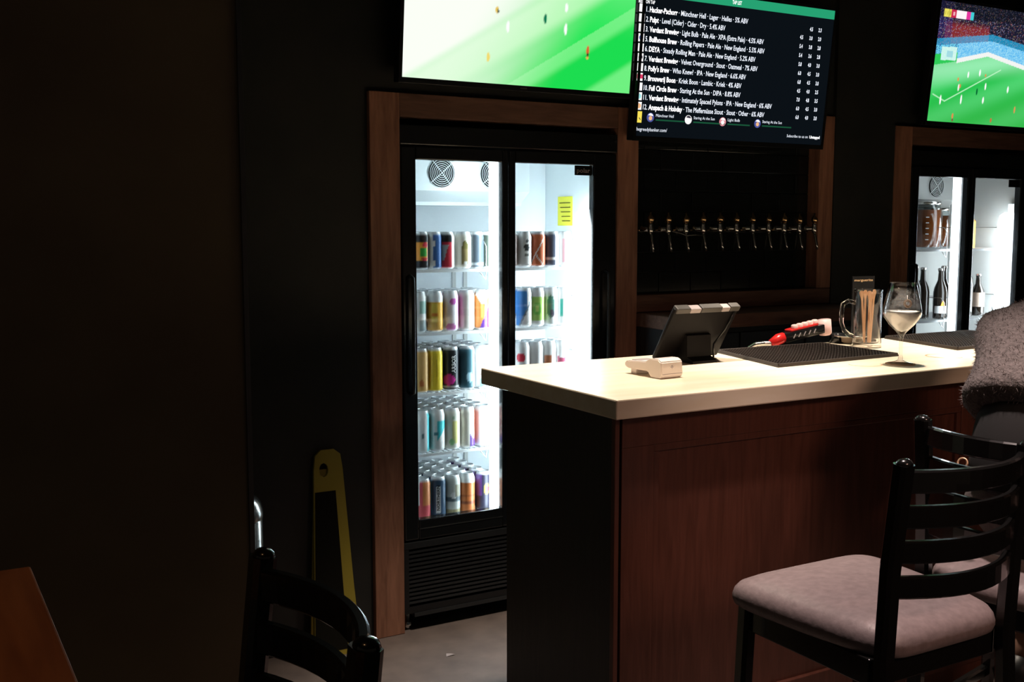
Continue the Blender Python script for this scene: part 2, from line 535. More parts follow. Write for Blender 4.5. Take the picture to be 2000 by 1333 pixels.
# ================================================================== FRIDGES
def fridge(x0, label, interior, led, led2, shelf_z, far):
    f = thing('display_fridge', label, 'fridge', (x0, 3.78, 0))
    W = 1.0
    # carcass
    b = nb()
    box(b, 0, 0.035, 0.04, 0.66, 0.10, 1.98)
    box(b, W - 0.035, W, 0.04, 0.66, 0.10, 1.98)
    box(b, 0.035, W - 0.035, 0.04, 0.66, 1.90, 1.98)
    box(b, 0.035, W - 0.035, 0.53, 0.66, 0.10, 1.90)
    box(b, 0.035, W - 0.035, 0.04, 0.53, 0.36, 0.40)
    obj('cabinet_body', b, 'black_frame', f)
    b = nb()
    e = 0.004
    box(b, 0.036, 0.036 + e, 0.045, 0.529, 0.405, 1.899)
    box(b, W - 0.036 - e, W - 0.036, 0.045, 0.529, 0.405, 1.899)
    box(b, 0.036, W - 0.036, 0.045, 0.529, 1.895, 1.899)
    box(b, 0.036, W - 0.036, 0.045, 0.529, 0.401, 0.409)
    obj('liner', b, interior, f)
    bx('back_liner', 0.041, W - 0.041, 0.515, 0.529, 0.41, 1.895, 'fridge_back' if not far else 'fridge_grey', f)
    h = bx('header', 0.0, W, 0.0, 0.04, 1.905, 1.98, 'black_gloss', f, 0.004)
    # doors
    def door(xa, xb, ga, gb, hx):
        b = nb()
        z0, z1 = 0.37, 1.90
        box(b, xa, ga, 0.0, 0.04, z0, z1, 0.006)
        box(b, gb, xb, 0.0, 0.04, z0, z1, 0.006)
        box(b, ga, gb, 0.0, 0.04, 1.85, z1, 0.004)
        box(b, ga, gb, 0.0, 0.04, z0, 0.448, 0.004)
        d = obj('door', b, 'black_gloss', f)
        p = bx('glass_pane', ga - 0.004, gb + 0.004, 0.018, 0.022, 0.444, 1.854, 'door_glass', d)
        b = nb()
        tube(b, [(hx, 0.0, 0.95), (hx, -0.028, 0.96), (hx, -0.03, 1.0), (hx, -0.03, 1.36), (hx, -0.028, 1.40), (hx, 0.0, 1.41)], 0.007, 8)
        obj('handle', b, 'black_frame', d, True)
        b = nb()
        box(b, ga, gb, -0.002, 0.0, 0.4105, 0.4145)
        obj('trim_line', b, 'steel', d)
        return d
    door(0.005, 0.470, 0.066, 0.442, 0.036)
    dr = door(0.474, 0.995, 0.504, 0.880, 0.94)
    # maker's plate on the right door
    pl = bx('brand_plate', 0.793, 0.878, 0.0125, 0.0155, 1.808, 1.848, 'dark_print', dr)
    if not far:
        text('brand_lettering', 'polar', 'grey_tape', pl, lambda x, y: (0.802 + x, 0.012, 1.819 + y), 0.066, 0.018, 0.02)
    # machine compartment below
    bx('lower_rail', 0.0, W, 0.0, 0.03, 0.335, 0.362, 'black_frame', f, 0.003)
    b = nb()
    box(b, 0, 0.02, 0.0, 0.6, 0.10, 0.335)
    box(b, W - 0.02, W, 0.0, 0.6, 0.10, 0.335)
    box(b, 0.02, W - 0.02, 0.05, 0.06, 0.10, 0.335)
    box(b, 0, W, 0.0, 0.6, 0.075, 0.10)
    obj('lower_case', b, 'black_plastic', f)
    for k in range(13):
        zz = 0.112 + k * 0.017
        bm = nb()
        box(bm, 0.02, W - 0.02, 0.004, 0.02, 0, 0.009)
        o = obj('grille_slat', bm, 'black_frame', f, False, (0, 0, zz))
    b = nb()
    box(b, 0.04, W - 0.02, -0.005, 0.03, 0.06, 0.075)
    obj('kick_plate', b, 'steel' if False else 'black_frame', f)
    for xx in (0.03, W - 0.05):
        for yy in (0.05, 0.55):
            b = nb()
            lathe(b, [(0.012, 0.075), (0.012, 0.03), (0.02, 0.028), (0.02, 0.0), (0, 0)], 12, (xx, yy, 0))
            obj('foot', b, 'steel', f, True)
    # light bars
    l1 = bx('led_strip', 0.424, 0.470, 0.064, 0.080, 0.42, 1.86, led, f)
    bx('light_post', 0.470, 0.515, 0.060, 0.090, 0.41, 1.895, 'black_frame', f)
    b = nb()
    tube(b, [(0.888, 0.085, 0.62), (0.888, 0.085, 0.64), (0.888, 0.085, 1.60), (0.888, 0.085, 1.655), (0.888, 0.085, 1.67)], [0.02, 0.046, 0.046, 0.036, 0.015], 14)
    obj('light_tube', b, led2, f, True)
    bx('light_holder', 0.93, 0.96, 0.06, 0.11, 0.42, 1.72, 'fridge_white', f)
    # evaporator housing with two fans
    ev = nb()
    xe = 0.745
    pts = [(0.30, 1.895), (0.30, 1.745), (0.37, 1.70), (0.37, 1.685), (0.515, 1.685), (0.515, 1.895)]
    va = [ev.verts.new((0.041, y, z)) for y, z in pts]
    vb = [ev.verts.new((xe, y, z)) for y, z in pts]
    ev.faces.new(va)
    ev.faces.new(vb[::-1])
    for i in range(len(pts)):
        j = (i + 1) % len(pts)
        ev.faces.new((va[i], va[j], vb[j], vb[i]))
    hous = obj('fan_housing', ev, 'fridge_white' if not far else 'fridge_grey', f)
    for fx in (0.318, 0.562):
        fb = nb()
        R = Matrix.Translation((fx, 0.3, 1.818)) @ Matrix.Rotation(pi / 2, 4, 'X')
        lathe(fb, [(0, 0.001), (0.058, 0.001), (0.060, 0.006), (0.055, 0.006), (0.055, 0.002), (0, 0.002)], 24)
        for v in fb.verts:
            v.co = R @ v.co
        fan = obj('fan', fb, 'fan_dark', hous)
        gb = nb()
        for q in range(6):
            rr = 0.012 + q * 0.0085
            ring = [(rr * cos(a * pi / 12), rr * sin(a * pi / 12), 0.009) for a in range(25)]
            tube(gb, ring, 0.0013, 4, False)
        for a in (radians(40), radians(130)):
            tube(gb, [(0.07 * cos(a), 0.07 * sin(a), 0.006), (0, 0, 0.011), (-0.07 * cos(a), -0.07 * sin(a), 0.006)], 0.0018, 4)
        for v in gb.verts:
            v.co = R @ v.co
        obj('fan_guard', gb, 'wire_white', hous)
    # shelf uprights
    for xx in (0.472, 0.528):
        bx('shelf_upright', xx, xx + 0.018, 0.508, 0.515, 0.42, 1.425, 'fridge_grey', f)
    # wire shelves, two per level
    for z in shelf_z:
        for (xa, xb, xg) in ((0.045, 0.503, 0.425), (0.515, 0.955, 0.955)):
            b = nb()
            box(b, xa, xb, 0.108, 0.114, z - 0.012, z - 0.001)
            box(b, xa, xb, 0.50, 0.505, z - 0.010, z - 0.002)
            n = int((xb - xa) / 0.024)
            for k in range(n + 1):
                xx = xa + (xb - xa) * k / n
                box(b, xx - 0.0018, xx + 0.0018, 0.11, 0.505, z - 0.005, z - 0.0008)
            sh = obj('shelf', b, 'wire_white', f)
            for xx in (xa + 0.002, xg - 0.002):
                b = nb()
                tube(b, [(xx, 0.105, z - 0.045), (xx, 0.103, z - 0.01), (xx, 0.103, z + 0.09), (xx, 0.125, z + 0.115), (xx, 0.5, z + 0.115)], 0.0022, 6)
                obj('wire_guard', b, 'steel', sh, True)
            b = nb()
            tube(b, [(xg - 0.03, 0.11, z - 0.012), (xg - 0.002, 0.105, z - 0.045)], 0.002, 6)
            obj('wire_brace', b, 'steel', sh, True)
    # yellow energy sticker on the right inside wall
    if not far:
        st = bx('sticker', W - 0.0405 - 0.002, W - 0.0405, 0.285, 0.405, 1.60, 1.73, 'yellow_label', f)
        b = nb()
        for k in range(5):
            box(b, W - 0.0436, W - 0.0426, 0.30, 0.39 - 0.006 * k, 1.70 - 0.02 * k, 1.703 - 0.02 * k)
        obj('print', b, 'dark_print', st)
    return f

SH1 = [1.426, 1.174, 0.930, 0.685]
fridge1 = fridge(1.68, 'black two-door fridge full of colourful cans, under the television showing only grass', 'fridge_white', 'led', 'led_strong', SH1, False)
SH2 = [1.475, 1.095, 0.70]
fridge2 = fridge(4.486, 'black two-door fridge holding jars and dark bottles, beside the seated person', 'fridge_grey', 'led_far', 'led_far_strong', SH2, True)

# ================================================================== CANS
NSEG, NROW, CR = 44, 22, 0.033
SILVER = (0.78, 0.8, 0.81)
def can_mesh(paint, h):
    """paint(a, t): a = angle from the front in radians (-pi..pi), t = 0..1 up the printed body"""
    prof = [(0.0, 0.004, None), (0.022, 0.0, None), (0.026, 0.001, None), (CR, 0.010, 0.0)]
    for k in range(1, NROW):
        prof.append((CR, 0.010 + (h - 0.032) * k / (NROW - 1), k / (NROW - 1)))
    prof += [(CR - 0.002, h - 0.016, 1.02), (0.0275, h - 0.005, None), (0.0268, h - 0.003, None)]
    vs, cs, fs = [], [], []
    for r, z, t in prof:
        if r == 0:
            vs.append((0, 0, z))
            cs.append(SILVER)
            continue
        for k in range(NSEG):
            a = 2 * pi * k / NSEG
            vs.append((r * sin(a), -r * cos(a), z))
            aa = a if a <= pi else a - 2 * pi
            cs.append(SILVER if t is None else paint(aa, min(t, 1.0)))
    def ring(i):
        return 1 + (i - 1) * NSEG
    for k in range(NSEG):
        fs.append((0, ring(1) + (k + 1) % NSEG, ring(1) + k))
    for i in range(1, len(prof) - 1):
        for k in range(NSEG):
            fs.append((ring(i) + k, ring(i) + (k + 1) % NSEG, ring(i + 1) + (k + 1) % NSEG, ring(i + 1) + k))
    me = bpy.data.meshes.new('can_body')
    me.from_pydata(vs, [], fs)
    at = me.color_attributes.new('Col', 'FLOAT_COLOR', 'POINT')
    for i, c in enumerate(cs):
        at.data[i].color = (*c, 1)
    for p in me.polygons:
        p.use_smooth = True
    return me

def lid_mesh(h):
    bm = nb()
    lathe(bm, [(0, h - 0.006), (0.0225, h - 0.006), (0.0235, h - 0.001), (0.0255, h), (0.0270, h - 0.002), (0.0268, h - 0.004)], 24)
    box(bm, -0.006, 0.006, -0.012, 0.006, h - 0.006, h - 0.0045)
    me = bpy.data.meshes.new('can_lid')
    bmesh.ops.recalc_face_normals(bm, faces=bm.faces)
    bm.to_mesh(me)
    bm.free()
    for p in me.polygons:
        p.use_smooth = True
    return me

LIDS = {}
def can(label, loc, paint=None, h=0.165, group='cans in the lit fridge', me=None, rz=radians(-26), bodytext=None):
    if me is None:
        me = can_mesh(paint, h)
    if h not in LIDS:
        LIDS[h] = lid_mesh(h)
    c = thing('drink_can', label, 'can', loc, rz, group)
    bo = mobj('can_body', me, 'can_print', c)
    mobj('can_lid', LIDS[h], 'can_lid', c)
    if bodytext:
        s, mat, a0, t0, wdt, hgt = bodytext
        def mp(x, y):
            a = a0 - y / CR
            r = CR + 0.0006
            return (r * sin(a), -r * cos(a), t0 + x)
        text('can_lettering', s, mat, bo, mp, wdt, hgt, 0.02)
    return c

W_ = (0.86, 0.86, 0.85)
K_ = (0.012, 0.014, 0.018)
def solid(c):
    return lambda a, t: c
def lay(base, *ls):
    def p(a, t):
        c = base
        for test, col in ls:
            if test(a, t):
                c = col
        return c
    return p
def band(t0, t1):
    return lambda a, t: t0 <= t <= t1
def rect(a0, a1, t0, t1):
    return lambda a, t: a0 <= a <= a1 and t0 <= t <= t1
def ell(ac, tc, ra, rt):
    return lambda a, t: ((a - ac) / ra) ** 2 + ((t - tc) / rt) ** 2 <= 1
def diag(k, c, sgn=1):
    return lambda a, t: sgn * (t - (k * a + c)) > 0
def both(f, g):
    return lambda a, t: f(a, t) and g(a, t)
ORG, RED, BLU, GRN, YEL, PUR, PNK, TEA, BRN = (0.85, 0.32, 0.04), (0.65, 0.03, 0.06), (0.03, 0.12, 0.35), (0.06, 0.45, 0.07), (0.85, 0.62, 0.04), (0.10, 0.03, 0.25), (0.75, 0.03, 0.35), (0.04, 0.35, 0.40), (0.14, 0.05, 0.03)
CYA = (0.05, 0.62, 0.68)

FY = 3.93
front = {
 1: (0.150, [
  (1.833, 'black can with a bright green, orange and red patchwork label', lay(K_, (rect(-1.2, 0.9, .22, .82), ORG), (rect(-0.1, 0.8, .34, .66), GRN), (ell(0.6, .74, .35, .08), RED), (ell(0.5, .27, .4, .06), RED), (band(0, .2), K_))),
  (1.889, 'white and blue can beside the patchwork one', lay(W_, (lambda a, t: a > -0.1, BLU), (rect(-0.1, 0.25, .7, .9), W_), (rect(-0.1, .25, .02, .2), W_))),
  (1.945, 'crimson can with a pale slanting flash on the top shelf', lay(K_, (band(.0, .82), RED), (both(diag(.9, .45), band(.2, .74)), (0.45, 0.5, 0.5)), (lambda a, t: a > .75, W_))),
  (2.022, 'cream can with a tall olive oval label', lay((0.88, 0.84, 0.74), (ell(.25, .62, .42, .25), (.25, .22, .07)), (rect(-.15, .65, .05, .6), (.36, .28, .12)), (ell(.25, .12, .22, .07), W_))),
  (2.080, 'slate grey can between the cream and the dark green ones', lay((.10, .13, .16), (band(.04, .10), (.5, .55, .6)))),
  (2.136, 'dark green and black can next to the vertical light strip', lay((.035, .045, .035), (ell(.4, .35, .3, .12), (.04, .14, .05)))),
  (2.240, 'dark brown can mostly behind the middle door frame', lay((.10, .05, .035))),
  (2.308, 'white can with a black figure print on the top shelf', lay(W_, (ell(.35, .62, .38, .12), (.05, .06, .06)), (ell(.4, .85, .2, .06), (.1, .11, .12)), (rect(.1, .6, .3, .42), (.2, .22, .2)))),
  (2.376, 'rust orange can with white line swirls', lay((.55, .13, .05), (lambda a, t: abs(t - (.55 + .5 * a)) < .035, W_), (lambda a, t: abs(t - (.25 - .4 * a)) < .03 and t < .4, W_))),
  (2.444, 'grey and navy can right of the rust orange one', lay((.12, .14, .2), (band(.16, .24), W_), (lambda a, t: a > .5, W_))),
  (2.510, 'white and pale pink can on the top shelf', lay(W_, (rect(-.4, .1, .05, .95), (.8, .45, .5)))),
 ]),
 2: (0.165, [
  (1.818, 'pale green and white can beside the amber yellow one', lay(W_, (rect(.2, 1.4, .5, .9), (.3, .5, .45)), (rect(.2, 1.4, 0, .3), (.25, .33, .35)))),
  (1.892, 'amber yellow can with an orange patch', lay((.8, .42, .04), (rect(-.4, .4, .2, .8), (.85, .6, .08)), (ell(0, .45, .35, .06), (.75, .2, .02)), (lambda a, t: t > .84, W_))),
  (1.962, 'white can with magenta patches at top and bottom', lay((.86, .8, .83), (ell(.4, .84, .45, .1), (.6, .12, .5)), (ell(.1, .06, .7, .1), (.65, .15, .5)), (lambda a, t: abs(a) > 1.2, (.5, .06, .3)))),
  (2.035, 'plain cream white can on the second shelf', solid((.88, .84, .78))),
  (2.110, 'orange can with a white V and a deep purple wedge', lay((.62, .22, .05), (lambda a, t: t > .72 + abs(a) * .28, W_), (both(diag(.55, .2, -1), lambda a, t: True), PUR), (rect(-.25, .1, .3, .75), (.9, .5, .12)))),
  (2.310, 'blue and white can with a grey diagonal', lay(W_, (lambda a, t: a < .35 and t > .3 + .5 * a, (.05, .25, .62)), (lambda a, t: abs(t - .3 - .5 * a) < .06, (.2, .25, .3)))),
  (2.372, 'lime green can with a round emblem', lay((.35, .6, .12), (ell(0, .5, .55, .2), (.14, .48, .06)), (ell(0, .5, .25, .09), (.55, .75, .2)), (lambda a, t: t < .14 or t > .9, W_))),
  (2.440, 'white can with a dark green branching print', lay(W_, (ell(0, .55, .55, .36), (.12, .3, .24)), (ell(.2, .35, .3, .12), (.1, .1, .14)))),
  (2.505, 'white can with a narrow teal panel', lay(W_, (rect(-.5, -.1, .2, .8), (.05, .38, .3)))),
 ]),
 3: (0.180, [
  (1.825, 'gold can with a rust drop on the third shelf', lay((.68, .40, .13), (ell(.2, .2, .3, .09), (.5, .15, .04)), (lambda a, t: a < -.5, (.86, .7, .45)))),
  (1.889, 'bright yellow can with thin vertical print', lay((.85, .62, .03), (rect(.15, .3, .35, .85), (.5, .36, .01)))),
  (1.962, 'black can with a hot pink patch and upright white lettering', lay(K_, (ell(-.25, .24, .85, .15), PNK), (band(.03, .07), (.6, .6, .6)))),
  (2.036, 'slate blue can with a pale blue splash', lay((.05, .14, .18), (ell(.4, .28, .45, .14), (.35, .55, .65)), (band(.05, .09), (.45, .65, .7)), (lambda a, t: a > .95, W_))),
  (2.110, 'white can with a pale blue and brown picture', lay((.82, .84, .86), (ell(.5, .62, .5, .14), (.4, .6, .7)), (ell(.3, .34, .6, .05), (.5, .3, .2)), (rect(-.4, 1.2, 0, .22), (.3, .5, .6)))),
  (2.300, 'white can with red patches', lay(W_, (ell(-.2, .72, .6, .13), RED), (ell(.3, .3, .4, .1), (.35, .02, .04)))),
  (2.366, 'plain white can on the third shelf', solid(W_)),
  (2.432, 'white can with a copper panel', lay(W_, (rect(-.6, .3, .25, .75), (.5, .17, .08)))),
  (2.498, 'white can with a plum zigzag', lay(W_, (lambda a, t: abs(a) < .6 and abs(t - .5) < .12 + .15 * abs(a), (.4, .08, .14)))),
 ]),
 4: (0.172, [
  (1.828, 'white can with a turquoise edge and small dark leaf', lay(W_, (lambda a, t: a > .75, CYA), (ell(.2, .42, .2, .08), (.12, .2, .2)))),
  (1.897, 'white can with a turquoise corner and dark leaf', lay(W_, (both(lambda a, t: a > 0 and t > .5 + .3 * (a - .9), lambda a, t: t < .85), CYA), (ell(-.05, .46, .3, .06), (.10, .28, .33)))),
  (1.966, 'pale yellow can with faint green spots', lay((.86, .86, .76), (rect(.1, 1.0, .1, .8), (.78, .74, .3)), (ell(.2, .86, .2, .05), (.4, .6, .4)), (ell(0, .16, .35, .09), (.4, .75, .35)))),
  (2.036, 'cream can with brick red edge and purple tip', lay((.86, .82, .74), (lambda a, t: abs(a) > 1.0, (.35, .07, .04)), (both(lambda a, t: a > .4 and t < .42 - .2 * a, lambda a, t: True), PUR))),
  (2.108, 'white can with a soft yellow stripe', lay(W_, (rect(.2, .9, .1, .85), (.85, .7, .2)), (rect(.5, 1.0, 0, .15), (.8, .4, .3)))),
 ]),
 5: (0.168, [
  (1.830, 'red and orange can on the fridge floor', lay((.72, .10, .12), (lambda a, t: a > .1 and t > .35, (.8, .28, .10)), (lambda a, t: a < -.3 and t > .35, W_))),
  (1.900, 'navy can with an upright white name panel', lay((.03, .07, .13), (lambda a, t: a < -.75, (.12, .4, .62)), (rect(-.25, .3, .06, .9), (.75, .78, .8)))),
  (1.966, 'white, grey and olive can on the fridge floor', lay((.6, .62, .58), (band(.38, .52), (.12, .16, .18)), (ell(.2, .55, .4, .1), W_), (rect(.3, 1.2, .5, .9), (.3, .28, .2)), (band(.0, .14), (.35, .3, .16)))),
  (2.034, 'copper orange can with a dark waist band', lay((.58, .17, .05), (band(.22, .3), (.25, .07, .03)), (band(.45, .5), (.38, .10, .03)), (lambda a, t: t > .9, W_))),
  (2.112, 'black and purple can with a gold emblem', lay((.02, .018, .035), (lambda a, t: a < -.2 and t > .4, (.08, .03, .16)), (ell(.45, .62, .42, .17), (.3, .22, .03)), (ell(.45, .62, .3, .12), (.25, .03, .05)))),
 ]),
}
FRONT_ME = {}
for lev, (h, lst) in front.items():
    z = SH1[lev - 1] if lev < 5 else 0.4095
    shelf_name = {1: 'top shelf', 2: 'second shelf', 3: 'third shelf', 4: 'fourth shelf', 5: 'fridge floor'}[lev]
    for (x, lab, paint) in lst:
        me = can_mesh(paint, h)
        FRONT_ME[(lev, x)] = me
        bt = None
        if 'hot pink' in lab:
            bt = ('ARBOR', 'white_print', 0.62, 0.074, 0.072, 0.016)
        elif 'name panel' in lab:
            bt = ('NORTHERN', 'dark_print', 0.24, 0.030, 0.105, 0.012)
        can(lab, (x, FY, z), None, h, 'front cans on the ' + shelf_name, me, bodytext=bt)
    rows = {1: 1, 2: 2, 3: 3, 4: 5, 5: 5}[lev]
    for r in range(1, rows + 1):
        yy = FY + r * 0.0695
        if yy > 4.255:
            break
        for (x, lab, paint) in lst:
            if x > 2.2 and r > 1:
                continue
            hh = h
            can(['', 'first', 'second', 'third', 'fourth', 'fifth'][r] + ' can behind the ' + lab, (x + random.uniform(-.002, .002), yy, z), None, hh,
                'rear cans on the ' + shelf_name, FRONT_ME[(lev, x)], rz=random.uniform(-0.5, 0.2))

# ================================================================== FRIDGE 2 CONTENTS
def bottle(label, loc, h, r, glass, neckmat=None, labelmat=None, labz=(0.06, 0.13), group=None):
    t = thing('bottle', label, 'bottle', loc, radians(-40), group)
    b = nb()
    lathe(b, [(0, 0), (r * .95, 0), (r, .006), (r, h * .52), (r * .85, h * .62), (r * .42, h * .76), (r * .36, h * .93), (r * .42, h * .935), (r * .42, h * .96), (0, h * .96)], 20)
    obj('glass_body', b, glass, t, True)
    b = nb()
    lathe(b, [(r * .45, h * .95), (r * .47, h * .99), (r * .3, h), (0, h)], 16)
    obj('cap', b, 'steel' if neckmat is None else neckmat, t, True)
    if neckmat:
        b = nb()
        lathe(b, [(r * .39, h * .93), (r * .46, h * .76), (r * .66, h * .70)], 20)
        obj('neck_foil', b, neckmat, t, True)
    if labelmat:
        b = nb()
        rr = r + .0006
        n = 12
        for k in range(n):
            a0, a1 = -1.0 + 2.0 * k / n, -1.0 + 2.0 * (k + 1) / n
            q = [b.verts.new((rr * sin(a), -rr * cos(a), z)) for a, z in ((a0, labz[0]), (a1, labz[0]), (a1, labz[1]), (a0, labz[1]))]
            b.faces.new(q)
        obj('paper_label', b, labelmat, t, True)
    return t
z2 = 1.095
bottle('dark brown bottle, first of the row under the jars', (4.80, 3.99, z2), 0.29, 0.036, 'brown_glass', group='dark bottles in the far fridge')
bottle('dark bottle between the first one and the labelled one', (4.875, 4.0, z2), 0.28, 0.036, 'brown_glass', group='dark bottles in the far fridge')
bl = bottle('dark bottle with a white and gold label under the jars', (4.958, 3.95, z2), 0.275, 0.037, 'brown_glass', None, 'white_print', (0.03, 0.07), 'dark bottles in the far fridge')
b = nb()
for k in range(8):
    a0, a1 = -.1 + .7 * k / 8, -.1 + .7 * (k + 1) / 8
    rr = .0378
    b.faces.new([b.verts.new((rr * sin(a), -rr * cos(a), z)) for a, z in ((a0, .07), (a1, .07), (a1, .07 + .03 * sin(pi * (k + 1) / 8)), (a0, .07 + .03 * sin(pi * k / 8)))])
obj('gold_emblem', b, 'orange_card', bl)
bottle('dark bottle beside the light strip of the far fridge', (5.045, 4.0, z2), 0.285, 0.035, 'brown_glass', group='dark bottles in the far fridge')
bottle('bottle with a red foil neck', (5.235, 4.0, z2), 0.34, 0.038, 'brown_glass', 'red_foil')
bottle('squat bottle with a tan paper label', (5.325, 3.99, z2), 0.235, 0.037, 'brown_glass', None, 'paper', (0.05, 0.13))
caps = ['steel', 'steel', 'brass', 'brass', 'steel', 'steel', 'brass', 'steel']
for k, x in enumerate([4.80, 4.87, 4.945, 5.015, 5.09, 5.19, 5.26, 5.33]):
    bottle('short capped bottle on the lowest shelf of the far fridge', (x, 3.97, 0.70), 0.265, 0.031, 'brown_glass', None, None, group='capped bottles on the lowest shelf')
def jar(label, loc, r, h, fill):
    t = thing('glass_jar', label, 'jar', loc, 0, 'drink jars in the far fridge')
    b = nb()
    lathe(b, [(0, 0), (r * .95, 0), (r, .008), (r, h * .82), (r * .86, h * .9), (r * .86, h), (r * .83, h), (r * .83, h * .905), (r - .004, h * .81), (r - .004, .008), (0, .006)], 28)
    obj('glass_wall', b, 'jar_glass', t, True)
    b = nb()
    lathe(b, [(0, .008), (r - .006, .010), (r - .006, h * fill), (0, h * fill)], 28)
    obj('amber_liquid', b, 'amber', t, True)
    b = nb()
    lathe(b, [(r * .88, h - .012), (r * .9, h - .012), (r * .9, h + .006), (0, h + .008)], 28)
    obj('lid', b, 'steel', t, True)
    b = nb()
    for k in range(5):
        tube(b, [(-r * .72 - .003, -r * .72, .05 + .03 * k), (-r * .62, -r * .80 - .003, .05 + .03 * k)], .0025, 5)
    obj('level_mark', b, 'white_print', t)
    return t
jar('large glass jar of dark amber drink on the top shelf', (4.905, 4.03, 1.475), 0.092, 0.25, 0.84)
jar('smaller amber jar half behind the light strip', (5.085, 4.10, 1.475), 0.075, 0.22, 0.82)
oc = thing('drink_carton', 'orange carton on the top shelf of the far fridge', 'carton', (5.27, 4.05, 1.475))
bx('box', -.045, .045, -.035, .035, 0, .15, 'orange_card', oc, .002)
b = nb()
for s in (-1, 1):
    b.faces.new([b.verts.new(p) for p in ((-.045, s * .035, .15), (.045, s * .035, .15), (.045, 0, .18), (-.045, 0, .18))])
obj('folded_top', b, 'orange_card', oc)

# ================================================================== TELEVISIONS
TILT = radians(6)
def tv(label, x0, z0, wd, ht):
    t = thing('television', label, 'television', (x0, 3.70, z0), 0, None, TILT)
    b = nb()
    bz = 0.014
    box(b, -bz, wd + bz, 0.004, 0.045, -bz - .006, ht + bz, 0.004)
    obj('casing', b, 'black_plastic', t)
    b = nb()
    box(b, -bz, 0, -.004, .004, -bz - .006, ht + bz, .001)
    box(b, wd, wd + bz, -.004, .004, -bz - .006, ht + bz, .001)
    box(b, 0, wd, -.004, .004, ht, ht + bz, .001)
    box(b, 0, wd, -.004, .004, -bz - .006, 0, .001)
    obj('bezel', b, 'black_gloss', t)
    b = nb()
    box(b, wd * .3, wd * .7, .045, .062, ht * .1, ht * .8, .002)
    a_ = nb()
    box(a_, wd * .35, wd * .65, .03, .0985, ht * .48, ht * .62)
    Ri = Matrix.Rotation(-TILT, 4, 'X')
    for v in a_.verts:
        v.co = Ri @ v.co
    obj('bracket_arm', a_, 'black_plastic', t)
    obj('wall_bracket', b, 'black_plastic', t)
    return t

def screen(t, wd, ht, nx, ny, paint):
    vs, fs, cs = [], [], []
    for j in range(ny + 1):
        for i in range(nx + 1):
            u, v = i / nx, j / ny
            vs.append((u * wd, 0.0, v * ht))
            cs.append(paint(u, v))
    for j in range(ny):
        for i in range(nx):
            a = j * (nx + 1) + i
            fs.append((a, a + 1, a + nx + 2, a + nx + 1))
    me = bpy.data.meshes.new('screen')
    me.from_pydata(vs, [], fs)
    at = me.color_attributes.new('Col', 'FLOAT_COLOR', 'POINT')
    for i, c in enumerate(cs):
        at.data[i].color = (*c, 1)
    return mobj('screen', me, 'match_screen', t)

def mix(a, b, f):
    f = max(0.0, min(1.0, f))
    return tuple(x + (y - x) * f for x, y in zip(a, b))
def sstep(a, b, x):
    x = max(0.0, min(1.0, (x - a) / (b - a)))
    return x * x * (3 - 2 * x)
def blob(c, x, y, cx, cy, rx, ry, col):
    d = ((x - cx) / rx) ** 2 + ((y - cy) / ry) ** 2
    return mix(col, c, sstep(.5, 1.3, d)) if d < 1.3 else c

rnd = random.Random(3)
def match_near(u, v):
    # picture coordinates on the screen: x right, y down, bottom edge at y = 180
    x, y = u * 447, 180 - v * 262 + 0 * u
    c = (0.015, 0.72, 0.07)
    d = x * .62 + y                                   # mown stripes run diagonally
    s = sstep(170, 200, d) - sstep(235, 265, d) + sstep(318, 338, d) - sstep(392, 408, d)
    c = mix((0.42, 0.95, 0.42), (0.02, 0.80, 0.10), 1 - abs(s)) if d < 300 else mix((0.16, 0.88, 0.22), (0.012, 0.72, 0.08), s)
    overexposure = sstep(335, 90, x - (110 - y) * .7)  # camera overexposure painted as white into the picture's upper left
    c = mix(c, (1.0, 1.02, 0.95), overexposure * (.97 - .35 * (sstep(172, 190, d) - sstep(240, 275, d))))
    c = mix(c, (0.30, 0.92, 0.38), .35 * sstep(0, 120, 90 - y) * sstep(250, 420, x))
    for (px_, py_, col, hh) in ((150, 30, (.9, .85, .3), 7), (168, 52, (.8, .55, .1), 8), (155, 132, (.9, .7, .15), 11), (292, 8, (.9, .75, .3), 9),
                                (303, 35, (1, 1, 1), 11), (304, 72, (1, 1, 1), 14), (190, 78, (1, 1, 1), 14), (262, 58, (.0, .18, .08), 12),
                                (352, 106, (.75, .10, .03), 13), (398, -5, (.95, 1, .95), 13)):
        c = blob(c, x, y, px_, py_ + 4, 3.2, hh * .75, col)
    c = blob(c, x, y, 352, 117, 2.2, 4, (.05, .05, .02))
    c = blob(c, x, y, 352, 122, 3, 2.5, (.9, .45, .1))
    c = blob(c, x, y, 170, 58, 2, 3.5, (.08, .1, .06))
    return c

